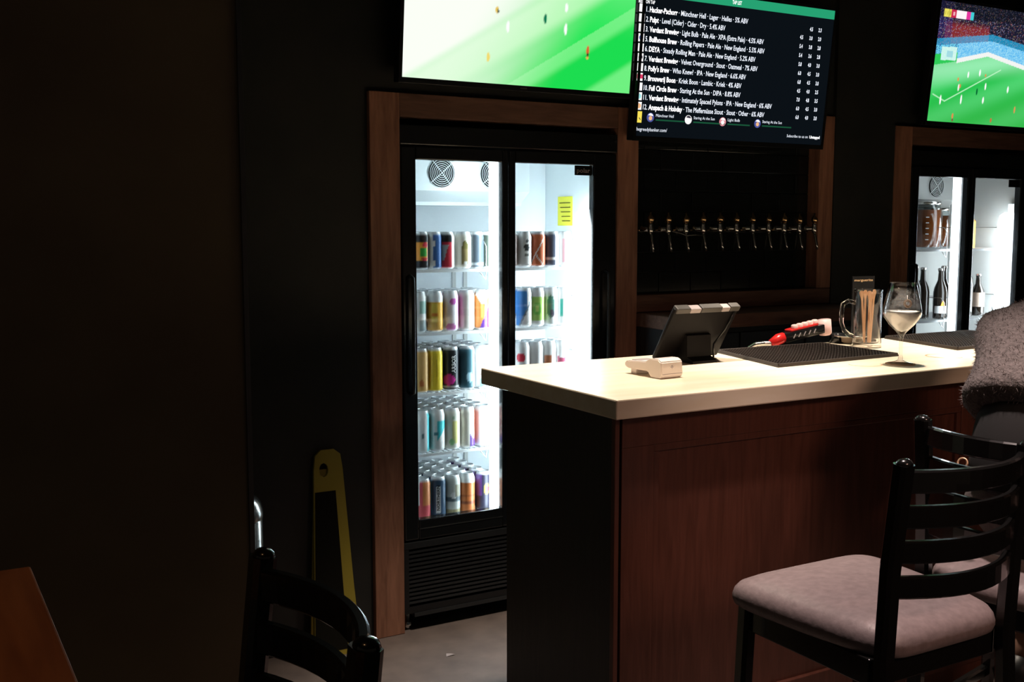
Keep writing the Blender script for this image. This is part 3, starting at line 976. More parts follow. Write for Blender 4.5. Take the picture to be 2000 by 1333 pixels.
def match_far(u, v):
    x, y = u * 400, 225 - v * 233
    crowd_end = 78 - x * .13 if x < 160 else 57 + (x - 160) * .12
    if y < crowd_end:
        n = rnd.random()
        c = (.012, .012, .03)
        if 20 < x < 150 and y > 24:
            c = mix(c, (.30, .03, .03), .75 * sstep(24, 40, y))
        if x < 40:
            c = mix(c, (.03, .02, .12), .6)
        if n > .82:
            c = mix(c, rnd.choice([(.5, .5, .75), (.6, .2, .2), (.5, .4, .2), (.3, .3, .6)]), rnd.random() * .9)
        if y < 22 - x * .02:
            c = mix(c, (.004, .006, .010), .7)
        if y > crowd_end - 13:
            c = mix(c, (.02, .42, .75), .8 - .4 * n)
        gx, gy = x - 12, y - 5
        if 2 < gy < 17:
            if 0 <= gx < 21:
                c = (.85, .75, .12) if int(gx) % 7 > 0 else (.25, .2, .03)
                if int(gx) % 7 in (3, 4) and 6 < gy < 13:
                    c = (.4, .34, .03)
            elif 21 <= gx < 36:
                c = (.62, .02, .08)
                if 26 < gx < 31 and 6 < gy < 12:
                    c = (.9, .45, .5)
            elif 36 <= gx < 65:
                c = (1.0, .93, .95)
            elif 65 <= gx < 77:
                c = (.8, .04, .35)
            elif 77 <= gx < 86:
                c = (.05, .62, .68)
        return c
    c = (.03, .60, .10)
    band_end = crowd_end + 17
    if y < band_end:
        n = rnd.random()
        c = mix((.03, .40, .85), (.25, .85, .95), n) if n > .3 else (.03, .12, .35)
    if x > 64 and 0 <= y - (99 - (x - 64) * .22 if x < 154 else 79 + (x - 154) * .16) < 9:
        c = (.9, .92, .9)
    elif x > 64 and y < (99 - (x - 64) * .22 if x < 154 else 79 + (x - 154) * .16):
        c = mix((.03, .40, .85), (.4, .8, .95), rnd.random())
    elif x > 64 or y > 116 - x * .18:
        s = .5 + .5 * sin((x * .35 + y) * .09)
        c = mix((.02, .55, .08), (.12, .78, .24), s * .6)
        c = mix(c, (.40, .92, .55), .7 * sstep(42, 0, abs(y - (128 - x * .16))) )
        c = mix(c, (.05, .42, .06), .5 * sstep(150, 260, y + x * .2))
    if 18 < x < 62 and 80 < y + x * .05 < 106:
        c = mix((.5, .9, .85), (.75, .95, .85), rnd.random())
        if 34 < x < 52 and 85 < y < 98:
            c = mix(c, (.1, .5, .7), .5)
    for (x0, y0, x1, y1) in ((8, 172, 44, 184), (44, 184, 200, 112)):
        t_ = max(0, min(1, ((x - x0) * (x1 - x0) + (y - y0) * (y1 - y0)) / ((x1 - x0) ** 2 + (y1 - y0) ** 2)))
        dd = hypot(x - x0 - t_ * (x1 - x0), y - y0 - t_ * (y1 - y0))
        c = mix((.55, .95, .6), c, sstep(.4, 1.6, dd))
    for (cx, cy, col, hh) in ((32, 182, (1, 1, 1), 12), (92, 178, (1, 1, 1), 12), (104, 128, (1, 1, 1), 8), (138, 122, (1, 1, 1), 9), (80, 155, (.95, .95, .9), 9),
                              (84, 152, (.8, .25, .08), 5), (76, 139, (.8, .3, .08), 5), (156, 126, (.75, .3, .08), 4), (160, 148, (1, 1, 1), 9), (158, 176, (1, 1, 1), 9),
                              (136, 160, (.0, .12, .03), 9), (73, 212, (.85, .25, .08), 7), (74, 220, (.2, .1, .05), 4), (190, 215, (.6, .15, .05), 6),
                              (230, 150, (1, 1, 1), 9), (260, 190, (.8, .3, .1), 9), (300, 140, (1, 1, 1), 9)):
        c = blob(c, x, y, cx, cy, 2.6, hh * .8, col)
    return c

tv1 = tv('large television showing bright grass and a few players, above the fridge of cans', 1.655, 2.142, 1.022, 0.575)
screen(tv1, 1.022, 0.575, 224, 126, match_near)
bx('maker_mark', 0.50, 0.53, -.0052, -.004, -.013, -.007, 'rubber_cap', tv1)
tv3 = tv('television showing a stadium crowd and players in white, above the fridge of bottles', 4.488, 2.118, 1.022, 0.575)
screen(tv3, 1.022, 0.575, 300, 168, match_far)

# --- the beer list
MX, MZ, MW, MH = 2.712, 1.972, 1.06, 0.60
menu = tv('black menu screen listing draught beers in white lettering, above the taps', MX, MZ, MW, MH)
N_ = Vector((0, -cos(TILT), -sin(TILT)))
O_ = Vector((MX, 3.70, MZ))
UP = Vector((0, -sin(TILT), cos(TILT)))
def mpt(px, py):
    p = on_plane(px, py, O_, N_) - O_
    return p.x, p.dot(UP)
scr = bx('screen', 0, MW, -0.0005, 0.003, 0, MH, 'menu_back', menu)
def mrect(name, x0, x1, z0, z1, mat, d=.0012, parent=scr):
    b = nb()
    b.faces.new([b.verts.new(p) for p in ((x0, -d, z0), (x1, -d, z0), (x1, -d, z1), (x0, -d, z1))])
    return obj(name, b, mat, parent)
def mdisc(name, x, z, r, mat, d=.0012, n=20, a0=0, a1=2 * pi):
    b = nb()
    b.faces.new([b.verts.new((x + r * cos(a0 + (a1 - a0) * k / n), -d, z + r * sin(a0 + (a1 - a0) * k / n))) for k in range(n)])
    return obj(name, b, mat, scr)
def mtext(s, px0, py0, px1, py1, cap, mat='menu_text', bold=0.0):
    x0, z0 = mpt(px0, py0)
    x1, z1 = mpt(px1, py1)
    return text('lettering', s, mat, scr, lambda x, y: (x0 + x, -.0014, z0 + y), x1 - x0, cap, bold)
hx, hz = mpt(1610, 36)
mrect('header_bar', 0, MW, hz, MH, 'menu_green')
x0, z0 = mpt(1430, 9)
text('lettering', 'TAP LIST', 'menu_bold', scr, lambda x, y: (x0 + x, -.0016, hz + .010 + y), .052, .015, .015)
x0b, z0b = mpt(1247, 4.5)
text('lettering', 'BEERS ON TAP', 'menu_bold', scr, lambda x, y: (x0b + x, -.0016, z0b + y), .082, .014, .01)
ROWS = [('1.', 'Hacker-Pschorr', 'Münchner Hell · Lager · Helles · 5% ABV', 1461), ('2.', 'Pulpt', 'Level (Cider) · Cider · Dry · 5.4% ABV', 1416),
        ('3.', 'Verdant Brewing', 'Light Bulb · Pale Ale · XPA (Extra Pale) · 4.5% ABV', 1491.5), ('5.', 'Bullhouse Brew', 'Rolling Papers · Pale Ale · New England · 5.5% ABV', 1493),
        ('6.', 'DEYA', 'Steady Rolling Man · Pale Ale · New England · 5.2% ABV', 1475), ('7.', 'Verdant Brewing', 'Velvet Overground · Stout · Oatmeal · 7% ABV', 1479),
        ('8.', "Polly's Brew", 'Who Knew? · IPA · New England · 6.6% ABV', 1456), ('9.', 'Brouwerij Boon', 'Kriek Boon · Lambic · Kriek · 4% ABV', 1447),
        ('10.', 'Full Circle Brew', 'Staring At the Sun · DIPA · 8.8% ABV', 1445), ('11.', 'Verdant Brewing', 'Intimately Spaced Pylons · IPA · New England · 6% ABV', 1506.5),
        ('12.', 'Anspach & Hobday', 'The Pfeffernüsse Stout · Stout · Other · 6% ABV', 1491.5)]
ICON = ['icon_white', 'icon_white', 'icon_white', 'icon_blue', 'icon_white', 'icon_dark', 'icon_white', 'icon_red', 'icon_white', 'icon_teal', 'icon_orange']
PRICES = [('', '4.5', '2.3'), ('4.5', '3.0', '2.0'), ('5.4', '3.8', '2.8'), ('5.4', '3.6', '2.8'), ('5.8', '4.0', '3.0'), ('6.0', '4.5', '3.0'), ('6.8', '4.5', '3.0'),
          ('4.5', '4.0', '2.5'), ('7.0', '4.8', '3.5'), ('6.0', '4.5', '3.0'), ('6.0', '4.0', '3.0')]
CAP = .0205
xl, zl = mpt(1262, 22.5)
xl2, zl2 = mpt(1255, 213.5)
for i, (num, brand, rest, xe) in enumerate(ROWS):
    f = i / 10.0
    xa = xl + (xl2 - xl) * f
    za = zl + (zl2 - zl) * f
    x_end, _ = mpt(xe, 16 + 19.1 * i + 24)
    wn, wb, wr = text_geo(num)[2], text_geo(brand, .03)[2], text_geo('· ' + rest)[2]
    g = .28
    k = (x_end - xa) / (wn + wb + wr + 2 * g)
    text('lettering', num, 'menu_text', scr, lambda x, y: (xa + x, -.0014, za + y), wn * k, CAP, .012)
    text('lettering', brand, 'menu_bold', scr, lambda x, y: (xa + (wn + g) * k + x, -.0014, za + y), wb * k, CAP, .03)
    text('lettering', '· ' + rest, 'menu_text', scr, lambda x, y: (xa + (wn + wb + 2 * g) * k + x, -.0014, za + y), wr * k, CAP, .012)
    ix = xa - .036
    ic = mrect('icon', ix, ix + .029, za - .003, za + .029, 'icon_white')
    if ICON[i] != 'icon_white':
        if ICON[i] == 'icon_red':
            mrect('icon_print', ix, ix + .029, za + .006, za + .023, 'icon_red', .0016)
        else:
            mdisc('icon_print', ix + .0145, za + .013, .0105, ICON[i], .0016)
            if ICON[i] == 'icon_dark':
                mdisc('icon_print', ix + .0145, za + .006, .007, 'icon_white', .0019)
    for j, (cx, s) in enumerate(zip((1566, 1584.5, 1601.5), PRICES[i])):
        if not s:
            continue
        cxx, _ = mpt(cx - .95 * i, 56 + 17 * i)
        text('price', s, 'menu_text', scr, lambda x, y: (cxx - .009 + x, -.0014, za + .002 + y), .019, .016, .03)
# footer strip
fx, fz = mpt(1238.5, 239)
b = nb()
box(b, fx, fx + .036, -.0014, -.0008, fz, fz + .046, 0)
obj('badge', b, 'icon_yellow', scr)
b = nb()
tube(b, [(fx + .022, -.002, fz + .020), (fx + .029, -.002, fz + .012)], .0018, 5)
obj('badge_print', b, 'icon_dark', scr)
for k, (px_, py_, s, xe, c1) in enumerate(((1270, 229.5, 'Münchner Hell', 1315, 'icon_blue'), (1344, 234, 'Staring At the Sun', 1395, 'icon_dark'),
                                          (1411, 238, 'Light Bulb', 1444, 'icon_pink'), (1479, 241.5, 'Staring At the Sun', 1526, 'icon_blue'))):
    cx, cz = mpt(px_, py_)
    mdisc('round_badge', cx, cz, .019, c1 if c1 != 'icon_dark' else 'icon_white')
    mdisc('badge_print', cx, cz + .003, .014, 'icon_white' if c1 != 'icon_dark' else 'icon_dark', .0016, 12, .2, pi - .2)
    mdisc('badge_print', cx, cz - .003, .009, 'icon_orange' if c1 == 'icon_blue' else 'icon_white', .0019)
    x_end, _ = mpt(xe, py_ + 4)
    text('lettering', s, 'menu_text', scr, lambda x, y: (cx + .028 + x, -.0014, cz + .004 + y), x_end - cx - .028, .012)
    mrect('underline', cx + .028, x_end + .06, cz - .012, cz - .006, 'menu_dim_green')
mtext('thegreedybanker.com/', 1240, 255, 1302, 259, .0145)
mtext('Subscribe to us on', 1536, 268, 1577, 270, .0125)
mtext('Untappd', 1580, 270.5, 1600, 272, .0125, 'menu_bold', .03)

# ================================================================== TAPS
def make_tap(label, loc):
    t = thing('beer_tap', label, 'tap', loc, 0, 'beer taps in a row on the black tiles')
    b = nb()
    R = Matrix.Rotation(pi / 2, 4, 'X')
    lathe(b, [(0, -0.002), (.02, -.002), (.02, .004), (.012, .008), (.010, .05), (0, .05)], 14)
    for v in b.verts:
        v.co = R @ v.co
    obj('shank', b, 'chrome', t, True)
    b = nb()
    lathe(b, [(0, -.022), (.008, -.022), (.012, -.010), (.013, .004), (.010, .014), (.012, .018), (.009, .026), (0, .028)], 14, (0, -.052, 0))
    obj('faucet_body', b, 'chrome', t, True)
    b = nb()
    tube(b, [(0, -.052, -.018), (0.002, -.058, -.035), (0.004, -.066, -.075), (.005, -.070, -.10)], [.006, .0065, .006, .0055], 8)
    obj('spout', b, 'chrome', t, True)
    b = nb()
    lathe(b, [(0, .024), (.006, .024), (.011, .029), (.0165, .040), (.0155, .050), (.008, .060), (.004, .066), (.006, .072), (0, .076)], 12, (0, -.052, 0))
    obj('tap_handle', b, 'brass', t, True)
    return t
ORD = ['first', 'second', 'third', 'fourth', 'fifth', 'sixth', 'seventh', 'eighth', 'ninth', 'tenth', 'last']
TAPLAB = '%s chrome beer tap counting from the wooden post beside the fridge of cans'
tap0 = make_tap(TAPLAB % 'first', (2.872, 3.853, 1.585))
TAPX = [2.872 + .0978 * k for k in range(11)]
for k, x in enumerate(TAPX[1:]):
    c = copy_tree(tap0)
    c['label'] = TAPLAB % ORD[k + 1]
    c.location = (x, 3.853, 1.585 + random.uniform(-.002, .002))
b = nb()
tube(b, [(2.79, 3.846, 1.575), (3.85, 3.846, 1.575)], .006, 8)
o = obj('tap_rail', b, 'black_gloss', None, True)
b = nb()
for x in [2.79 + .0489 * k for k in range(21)]:
    lathe(b, [(0, .0), (.008, .0), (.008, .004), (.0, .007)], 8, (x, 3.844, 1.578))  # small brass dots spaced along the rail
tag(o, 'thin dark rail running along the tiles behind the beer taps', 'rail')
obj('rail_dot', b, 'brass', o, True)
b = nb()
tube(b, [(2.99, 3.80, 1.575), (3.02, 3.79, 1.568), (3.065, 3.79, 1.556), (3.11, 3.79, 1.559), (3.165, 3.795, 1.555)], .0022, 6)
tag(obj('thin_cable', b, 'steel', None, True), 'thin pale cable sagging between neighbouring beer taps', 'cable')

# ================================================================== THINGS ON THE BAR
def quad_mat(name, label, pts, nx, ny):
    t = thing(name, label, 'bar mat', (sum(p[0] for p in pts) / 4, sum(p[1] for p in pts) / 4, ZB))
    ox, oy = t.location.x, t.location.y
    P = [Vector((p[0] - ox, p[1] - oy, 0)) for p in pts]
    b = nb()
    lo = [b.verts.new(p) for p in P]
    hi = [b.verts.new(p + Vector((0, 0, .006))) for p in P]
    b.faces.new(lo[::-1])
    b.faces.new(hi)
    for k in range(4):
        b.faces.new((lo[k], lo[(k + 1) % 4], hi[(k + 1) % 4], hi[k]))
    obj('base', b, 'rubber', t)
    b = nb()
    for k in range(4):
        p, q = P[k], P[(k + 1) % 4]
        sweep(b, [p * .985 + Vector((0, 0, .008)), q * .985 + Vector((0, 0, .008))], .008, .006, (0, 0, 1))
    obj('rim', b, 'rubber', t)
    b = nb()
    for i in range(nx):
        for j in range(ny):
            u, v = (i + .7) / (nx + .4), (j + .7) / (ny + .4)
            c = P[0] * (1 - u) * (1 - v) + P[1] * u * (1 - v) + P[2] * u * v + P[3] * (1 - u) * v
            box(b, c.x - .0035, c.x + .0035, c.y - .0035, c.y + .0035, .006, .011)
    n = obj('rubber_nubs', b, 'rubber', t)
    n['kind'] = 'stuff'
    return t
quad_mat('drip_mat', 'brown-black rubber drip mat in front of the soda gun', [(2.430, 2.538), (3.009, 2.558), (3.03, 2.939), (2.53, 2.953)], 38, 26)
quad_mat('drip_mat', 'brown-black rubber drip mat behind the stemmed glass', [(3.335, 2.572), (3.92, 2.60), (3.93, 2.985), (3.43, 2.99)], 38, 26)

# tablet till seen from behind
tb = thing('tablet_till', 'black tablet till on a stand, turned away, beside the card reader', 'tablet', (2.30, 2.80, ZB), 0)
lean = Matrix.Translation((0, .045, .012)) @ Matrix.Rotation(radians(32), 4, 'X')
b = box(nb(), -.135, .135, -.009, .009, 0, .205, .006)
for v in b.verts:
    v.co = lean @ v.co
obj('tablet_case', b, 'tablet_black', tb, 'auto')
b = box(nb(), -.118, .118, .0092, .0105, .012, .193)
for v in b.verts:
    v.co = lean @ v.co
obj('screen', b, 'screen_dark', tb)
for (xa, xb, m) in ((-.128, -.072, 'rubber_cap'), (-.072, -.028, 'grey_tape'), (-.026, .060, 'rubber_cap'), (.060, .094, 'grey_tape'), (.096, .136, 'rubber_cap')):
    b = box(nb(), xa, xb, -.0125, .0125, .190, .210 if m == 'rubber_cap' else .2075, .003)
    for v in b.verts:
        v.co = lean @ v.co
    obj('edge_bumper', b, m, tb)
b = nb()
pr = [(.055, 0.0), (-.085, 0.0), (-.085, .006), (-.035, .012), (-.075, .115), (-.062, .125), (.03, .012), (.055, .006)]
pr = [(.065, 0), (-.06, 0), (-.06, .008), (-.03, .02), (-.028, .09), (-.018, .095), (.04, .018), (.065, .008)]
va = [b.verts.new((-.05, y, z)) for y, z in pr]
vb = [b.verts.new((.05, y, z)) for y, z in pr]
b.faces.new(va)
b.faces.new(vb[::-1])
for i in range(len(pr)):
    j = (i + 1) % len(pr)
    b.faces.new((va[i], va[j], vb[j], vb[i]))
obj('stand', b, 'tablet_black', tb)
b = nb()
tube(b, [lean @ Vector((.118, -.010, .19)), lean @ Vector((.108, -.016, .12)), lean @ Vector((.085, -.018, .06)), Vector((.07, -.02, .012))], .0035, 6)
obj('hand_strap', b, 'black_gloss', tb, True)

# card reader
cr = thing('card_reader', 'small white card payment reader lying in front of the tablet till', 'card reader', (1.985, 2.515, ZB), radians(4))
b = nb()
side = [(0.004, 0.0), (0.045, 0.0), (0.060, .018), (.150, .018), (.165, .024), (.165, .036), (.150, .042), (.07, .046), (.045, .058), (.012, .058), (.0, .050), (-.004, .012)]
va = [b.verts.new((-.043, y, z)) for y, z in side]
vb = [b.verts.new((.043, y, z)) for y, z in side]
b.faces.new(va)
b.faces.new(vb[::-1])
for i in range(len(side)):
    j = (i + 1) % len(side)
    b.faces.new((va[i], va[j], vb[j], vb[i]))
bmesh.ops.recalc_face_normals(b, faces=b.faces)
bmesh.ops.bevel(b, geom=list(b.edges), offset=.003, segments=2, affect='EDGES')
body = obj('housing', b, 'white_plastic', cr, 'auto')
bx('base_seam', -.038, .038, -.0042, -.003, .0135, .0150, 'grey_tape', body)
bx('paper_slot', -.040, .040, .030, .034, .0575, .0586, 'grey_tape', body)
bx('rear_foot', -.03, .03, .125, .15, 0, .020, 'white_plastic', body, .002)
b = nb()
tube(b, [(-.006, -.0015, .034), (.006, -.0015, .034)], .0012, 5)
tube(b, [(0, -.0015, .029), (0, -.0015, .040)], .0012, 5)
obj('logo_print', b, 'grey_tape', body)
bx('keypad', -.03, .03, .085, .145, .0415, .0445, 'grey_tape', body)

# soda gun with its hose
sg = thing('soda_gun', 'drinks dispenser gun with red collar and pale buttons behind the drip mat', 'soda gun', (2.972, 2.982, ZB))
sg.scale = (1.18, 1.18, 1.18)
ang = Matrix.Translation((0, 0, .040)) @ Matrix.Rotation(radians(-8), 4, 'Y')
def gunpart(name, bm, mat, smooth=False):
    for v in bm.verts:
        v.co = ang @ v.co
    return obj(name, bm, mat, sg, smooth)
gunpart('gun_body', box(nb(), -.085, .085, -.018, .018, -.016, .014, .004), 'jar_glass' if False else 'black_gloss', 'auto')
b = nb()
for k in range(5):
    tube(b, [(-.055 + .022 * k, -.0185, -.006), (-.045 + .022 * k, -.0185, .006)], .002, 5)
gunpart('flavour_print', b, 'grey_tape')
gunpart('button_plate', box(nb(), -.06, .06, -.016, .016, .014, .022, .003), 'red_plastic')
for k in range(5):
    bb = nb()
    lathe(bb, [(.011, .022), (.011, .030), (.008, .033), (0, .034)], 12, (-.034 + .022 * k, -.004, 0))
    gunpart('button', bb, 'pink_buttons', True)
b = nb()
lathe(b, [(0, -.03), (.017, -.03), (.022, -.024), (.022, .02), (0, .02)], 16)
for v in b.verts:
    v.co = Matrix.Translation((.10, 0, .004)) @ v.co
gunpart('nozzle', b, 'pink_buttons', True)
b = nb()
tube(b, [(-.082, 0, 0), (-.10, 0, -.001), (-.135, 0, -.010)], [.017, .018, .013], 12)
gunpart('collar', b, 'red_plastic', True)
b = nb()
hp = [Vector((-.13, 0, .012)), Vector((-.16, .004, .005)), Vector((-.195, .02, -.012)), Vector((-.22, .05, -.05)), Vector((-.235, .062, -.12)), Vector((-.24, .066, -.25))]
hp = [Vector((-.130, 0, .012)), Vector((-.150, .012, .012)), Vector((-.168, .030, .008)), Vector((-.183, .043, -.005)), Vector((-.192, .046, -.04)), Vector((-.196, .048, -.12)), Vector((-.198, .05, -.25))]
fine = []
for p, q in zip(hp, hp[1:]):
    for k in range(8):
        fine.append(p.lerp(q, k / 8))
rad = [.0095 if k % 2 else .0075 for k in range(len(fine))]
tube(b, fine, rad, 10)
obj('ribbed_hose', b, 'steel', sg, True)
b = nb()
lathe(b, [(.021, .0), (.024, .0), (.026, .032), (.022, .032), (.019, .003), (0, .003), (0, 0)], 18, (.148, -.01, 0))
obj('holster_cup', b, 'black_gloss', sg, True)

# shiny metal dish
d = thing('metal_dish', 'low shiny metal dish between the soda gun and the glass mug', 'dish', (3.185, 2.945, ZB))
b = nb()
lathe(b, [(0, 0), (.03, 0), (.05, .008), (.062, .028), (.066, .030), (.062, .031), (.047, .012), (.028, .004), (0, .003)], 28)
obj('bowl', b, 'chrome', d, True)
b = nb()
tube(b, [(.066 * cos(a * pi / 16), .066 * sin(a * pi / 16), .030) for a in range(33)], .003, 6, False)
obj('rim', b, 'steel', d, True)

# glass mug with wooden stirrers
MUG = (3.135, 2.815)
mg = thing('glass_mug', 'clear glass beer mug with a handle, holding wooden stirrers', 'mug', (*MUG, ZB))
b = nb()
lathe(b, [(0, 0), (.052, 0), (.054, .004), (.052, .02), (.050, .05), (.050, .20), (.051, .215), (.048, .215), (.046, .20), (.046, .022), (.04, .016), (0, .014)], 32)
obj('mug_wall', b, 'clear_glass', mg, True)
b = nb()
d0 = Vector((-cos(radians(30)), sin(radians(30)), 0))
pts = []
for r, z in ((.047, .165), (.072, .172), (.092, .160), (.097, .13), (.095, .09), (.085, .062), (.066, .045), (.047, .040)):
    pts.append(d0 * r + Vector((0, 0, z)))
tube(b, pts, [.008, .009, .009, .0085, .0085, .0085, .009, .008], 10)
obj('mug_handle', b, 'thick_glass', mg, True)
for k, (ax, ay, tx, ty, hh) in enumerate([(-.006, .006, -.022, .012, .210), (.0, .012, -.004, .010, .212), (.008, 0, .012, .004, .209), (.012, -.006, .028, -.004, .214), (.002, -.010, .004, -.012, .206)]):
    b = nb()
    side = Vector((cos(YAW), sin(YAW), 0)) if k % 2 == 0 else Vector((cos(YAW + .4), sin(YAW + .4), 0))
    p0 = Vector((ax, ay, .0165))
    p1 = Vector((tx, ty, hh))
    n = side.cross((p1 - p0).normalized()).normalized()
    prof = [(0, .0035), (.5, .0035), (.82, .0035), (.88, .0055), (.93, .0085), (.97, .0082), (1.0, .004)]
    L = []
    for f_, hw in prof:
        c = p0.lerp(p1, f_)
        L.append([b.verts.new(c - side * hw - n * .001), b.verts.new(c + side * hw - n * .001), b.verts.new(c + side * hw + n * .001), b.verts.new(c - side * hw + n * .001)])
    for q0, q1 in zip(L, L[1:]):
        for j in range(4):
            b.faces.new((q0[j], q0[(j + 1) % 4], q1[(j + 1) % 4], q1[j]))
    b.faces.new(L[0][::-1])
    b.faces.new(L[-1])
    s = obj('wooden_stirrer', b, 'birch', None, False, (*MUG, ZB))
    tag(s, 'flat wooden stirrer with a rounded paddle end standing in the glass mug', 'stirrer', 'wooden stirrers in the glass mug')

# black card with a gold line of lettering behind the mug
cd = thing('menu_card', 'black upright menu card with small gold lettering behind the glass mug', 'menu card', (3.262, 2.955, ZB), radians(-8))
bx('card', -.052, .052, -.002, .002, .01, .255, 'black_plastic', cd)
bx('card_foot', -.052, .052, -.025, .025, 0, .01, 'black_plastic', cd, .002)
text('lettering', 'marguerite', 'gold_text', cd, lambda x, y: (-.045 + x, -.0026, .236 + y), .088, .009, .01)

# stemmed beer glass on a coaster
GL = (2.838, 2.405)
o = obj('coaster', lathe(nb(), [(0, 0), (.047, 0), (.047, .0025), (0, .0025)], 32), 'cork', None, False, (*GL, ZB))
tag(o, 'thin brown round coaster under the stemmed beer glass', 'coaster')
g = thing('beer_glass', 'tall stemmed tulip beer glass with foam left inside', 'glass', (*GL, ZB + .0025))
b = nb()
lathe(b, [(0, 0), (.040, 0), (.041, .002), (.02, .006), (.008, .012), (.0055, .03), (.0055, .075), (.008, .092), (.016, .104), (.040, .128), (.057, .152), (.0605, .165), (.060, .178), (.050, .225), (.0405, .264),
          (.039, .264), (.0485, .225), (.0585, .178), (.059, .165), (.0555, .153), (.039, .130), (.016, .108), (0, .104)], 36)
obj('glass_body', b, 'clear_glass', g, True)
b = nb()
lathe(b, [(0, .1052), (.015, .1095), (.038, .1312), (.0545, .1545), (.0578, .166), (.0574, .172), (.045, .173), (.02, .170), (0, .171)], 32)
obj('foam', b, 'foam', g, True)
b = nb()
rl = random.Random(5)
zs = [.175 + .0045 * j for j in range(15)]
def bowl_r(z):
    return (.0585 - (z - .178) * .2128 if z > .178 else .0585) - .0008
hgt = [.205 + .028 * sin(3.1 * k * 2 * pi / 40) + rl.uniform(-.01, .02) for k in range(40)]
for k in range(40):
    for z, z2_ in zip(zs, zs[1:]):
        if z < hgt[k] and rl.random() > .22:
            a0_, a1_ = 2 * pi * k / 40, 2 * pi * (k + 1) / 40
            b.faces.new([b.verts.new((bowl_r(zz) * cos(aa), bowl_r(zz) * sin(aa), zz)) for aa, zz in ((a0_, z), (a1_, z), (a1_, z2_), (a0_, z2_))])
n = obj('foam_lacing', b, 'foam_film', g, True)
n['kind'] = 'stuff'
b = nb()
for k in range(2):
    rr = .012 - .004 * k
    pts = []
    for q in range(25):
        a = q * pi / 12
        th_ = -2.15 + rr * cos(a) / .056
        z = .200 + rr * sin(a)
        r = .0602 - (z - .178) * .213 + .001
        pts.append((r * cos(th_), r * sin(th_), z))
    tube(b, pts, .0012, 5, False)
obj('printed_emblem', b, 'cork', g)

def lump(bm, c, r):
    res = bmesh.ops.create_uvsphere(bm, u_segments=12, v_segments=8, radius=1)
    for v in res['verts']:
        v.co = Vector((c[0] + v.co.x * r[0], c[1] + v.co.y * r[1], c[2] + v.co.z * r[2]))

# ================================================================== BAR STOOLS
def make_stool(label, loc, rz, group):
    t = thing('bar_stool', label, 'stool', loc, rz, group)
    # local: +y is the front, seat top at .76
    # seat cushion: rounded trapezoid with a soft dome
    b = nb()
    def outline(sc, n=48):
        pts = []
        for k in range(n):
            a = 2 * pi * k / n
            ca, sa = cos(a), sin(a)
            e = 2 / 7.0
            x = abs(ca) ** e * (1 if ca >= 0 else -1)
            y = abs(sa) ** e * (1 if sa >= 0 else -1)
            wd = .225 + (.245 - .225) * y
            if y < 0:
                wd -= .018 * y * y
            yy = y * .235 + .005
            pts.append((x * wd * sc, yy * sc + (1 - sc) * 0))
        return pts
    levels = [(.95, .698), (.985, .704), (1.0, .715), (1.0, .724), (.985, .738), (.95, .750), (.86, .762), (.7, .770), (.4, .776)]
    rings = [[b.verts.new((x, y, z)) for x, y in outline(sc)] for sc, z in levels]
    for p, q in zip(rings, rings[1:]):
        n = len(p)
        for k in range(n):
            b.faces.new((p[k], p[(k + 1) % n], q[(k + 1) % n], q[k]))
    b.faces.new(rings[0][::-1])
    b.faces.new(rings[-1])
    obj('seat', b, 'vinyl', t, True)
    # seat frame
    b = nb()
    box(b, -.20, .20, .165, .19, .640, .700, .003)
    box(b, -.185, .185, -.20, -.175, .640, .700, .003)
    box(b, -.205, -.18, -.19, .18, .640, .700, .003)
    box(b, .18, .205, -.19, .18, .640, .700, .003)
    obj('seat_frame', b, 'black_lacquer', t)
    for s in (-1, 1):
        b = nb()
        sweep(b, [(s * .225, .225, 0), (s * .205, .195, .40), (s * .20, .185, .700)], .038, .038, (1, 0, 0))
        obj('front_leg', b, 'black_lacquer', t)
        b = nb()
        sweep(b, [(s * .215, -.275, 0), (s * .200, -.235, .35), (s * .195, -.218, .70), (s * .195, -.226, .90), (s * .195, -.2505, 1.126)], .040, .034, (1, 0, 0))
        bp_ = obj('back_post', b, 'black_lacquer', t)
        b = nb()
        lump(b, (s * .195, -.2515, 1.126), (.0195, .0165, .012))
        obj('rounded_tip', b, 'black_lacquer', bp_, True)
    def back_y(z):
        return -.218 - .008 * (z - .7) / .2 if z < .9 else -.226 - .026 * (z - .9) / .238
    for zt in (1.088, 1.013, .938, .862):
        b = nb()
        pts = []
        for k in range(13):
            f = -1 + 2 * k / 12
            pts.append((f * .182, back_y(zt) - .055 * (1 - f * f), zt))
        sweep(b, pts, .048, .018, (0, 0, 1))
        obj('back_slat', b, 'black_lacquer', t)
    for (p, q) in (((-.213, .208, .28), (.213, .208, .28)), ((-.204, -.240, .32), (.204, -.240, .32)), ((-.213, .205, .36), (-.202, -.235, .36)), ((.213, .205, .36), (.202, -.235, .36))):
        b = nb()
        sweep(b, [p, q], .032, .022, (0, 0, 1))
        obj('footrail', b, 'black_lacquer', t)
    return t
st1 = make_stool('black ladder-back bar stool with an empty grey seat, pulled up to the bar', (1.928, 1.700, 0), 0, 'ladder-back bar stools')
st2 = copy_tree(st1)
tag(st2, 'black ladder-back bar stool turned sideways, with a person sitting on it', 'stool', 'ladder-back bar stools')
st2.location = (2.462, 1.628, 0)
st2.rotation_euler = (0, 0, radians(-79))
st3 = copy_tree(st1)
tag(st3, 'black ladder-back bar stool pushed up to the reddish wooden table', 'stool', 'ladder-back bar stools')
st3.location = (0.192, 1.30, 0)
st3.rotation_euler = (0, 0, radians(90))

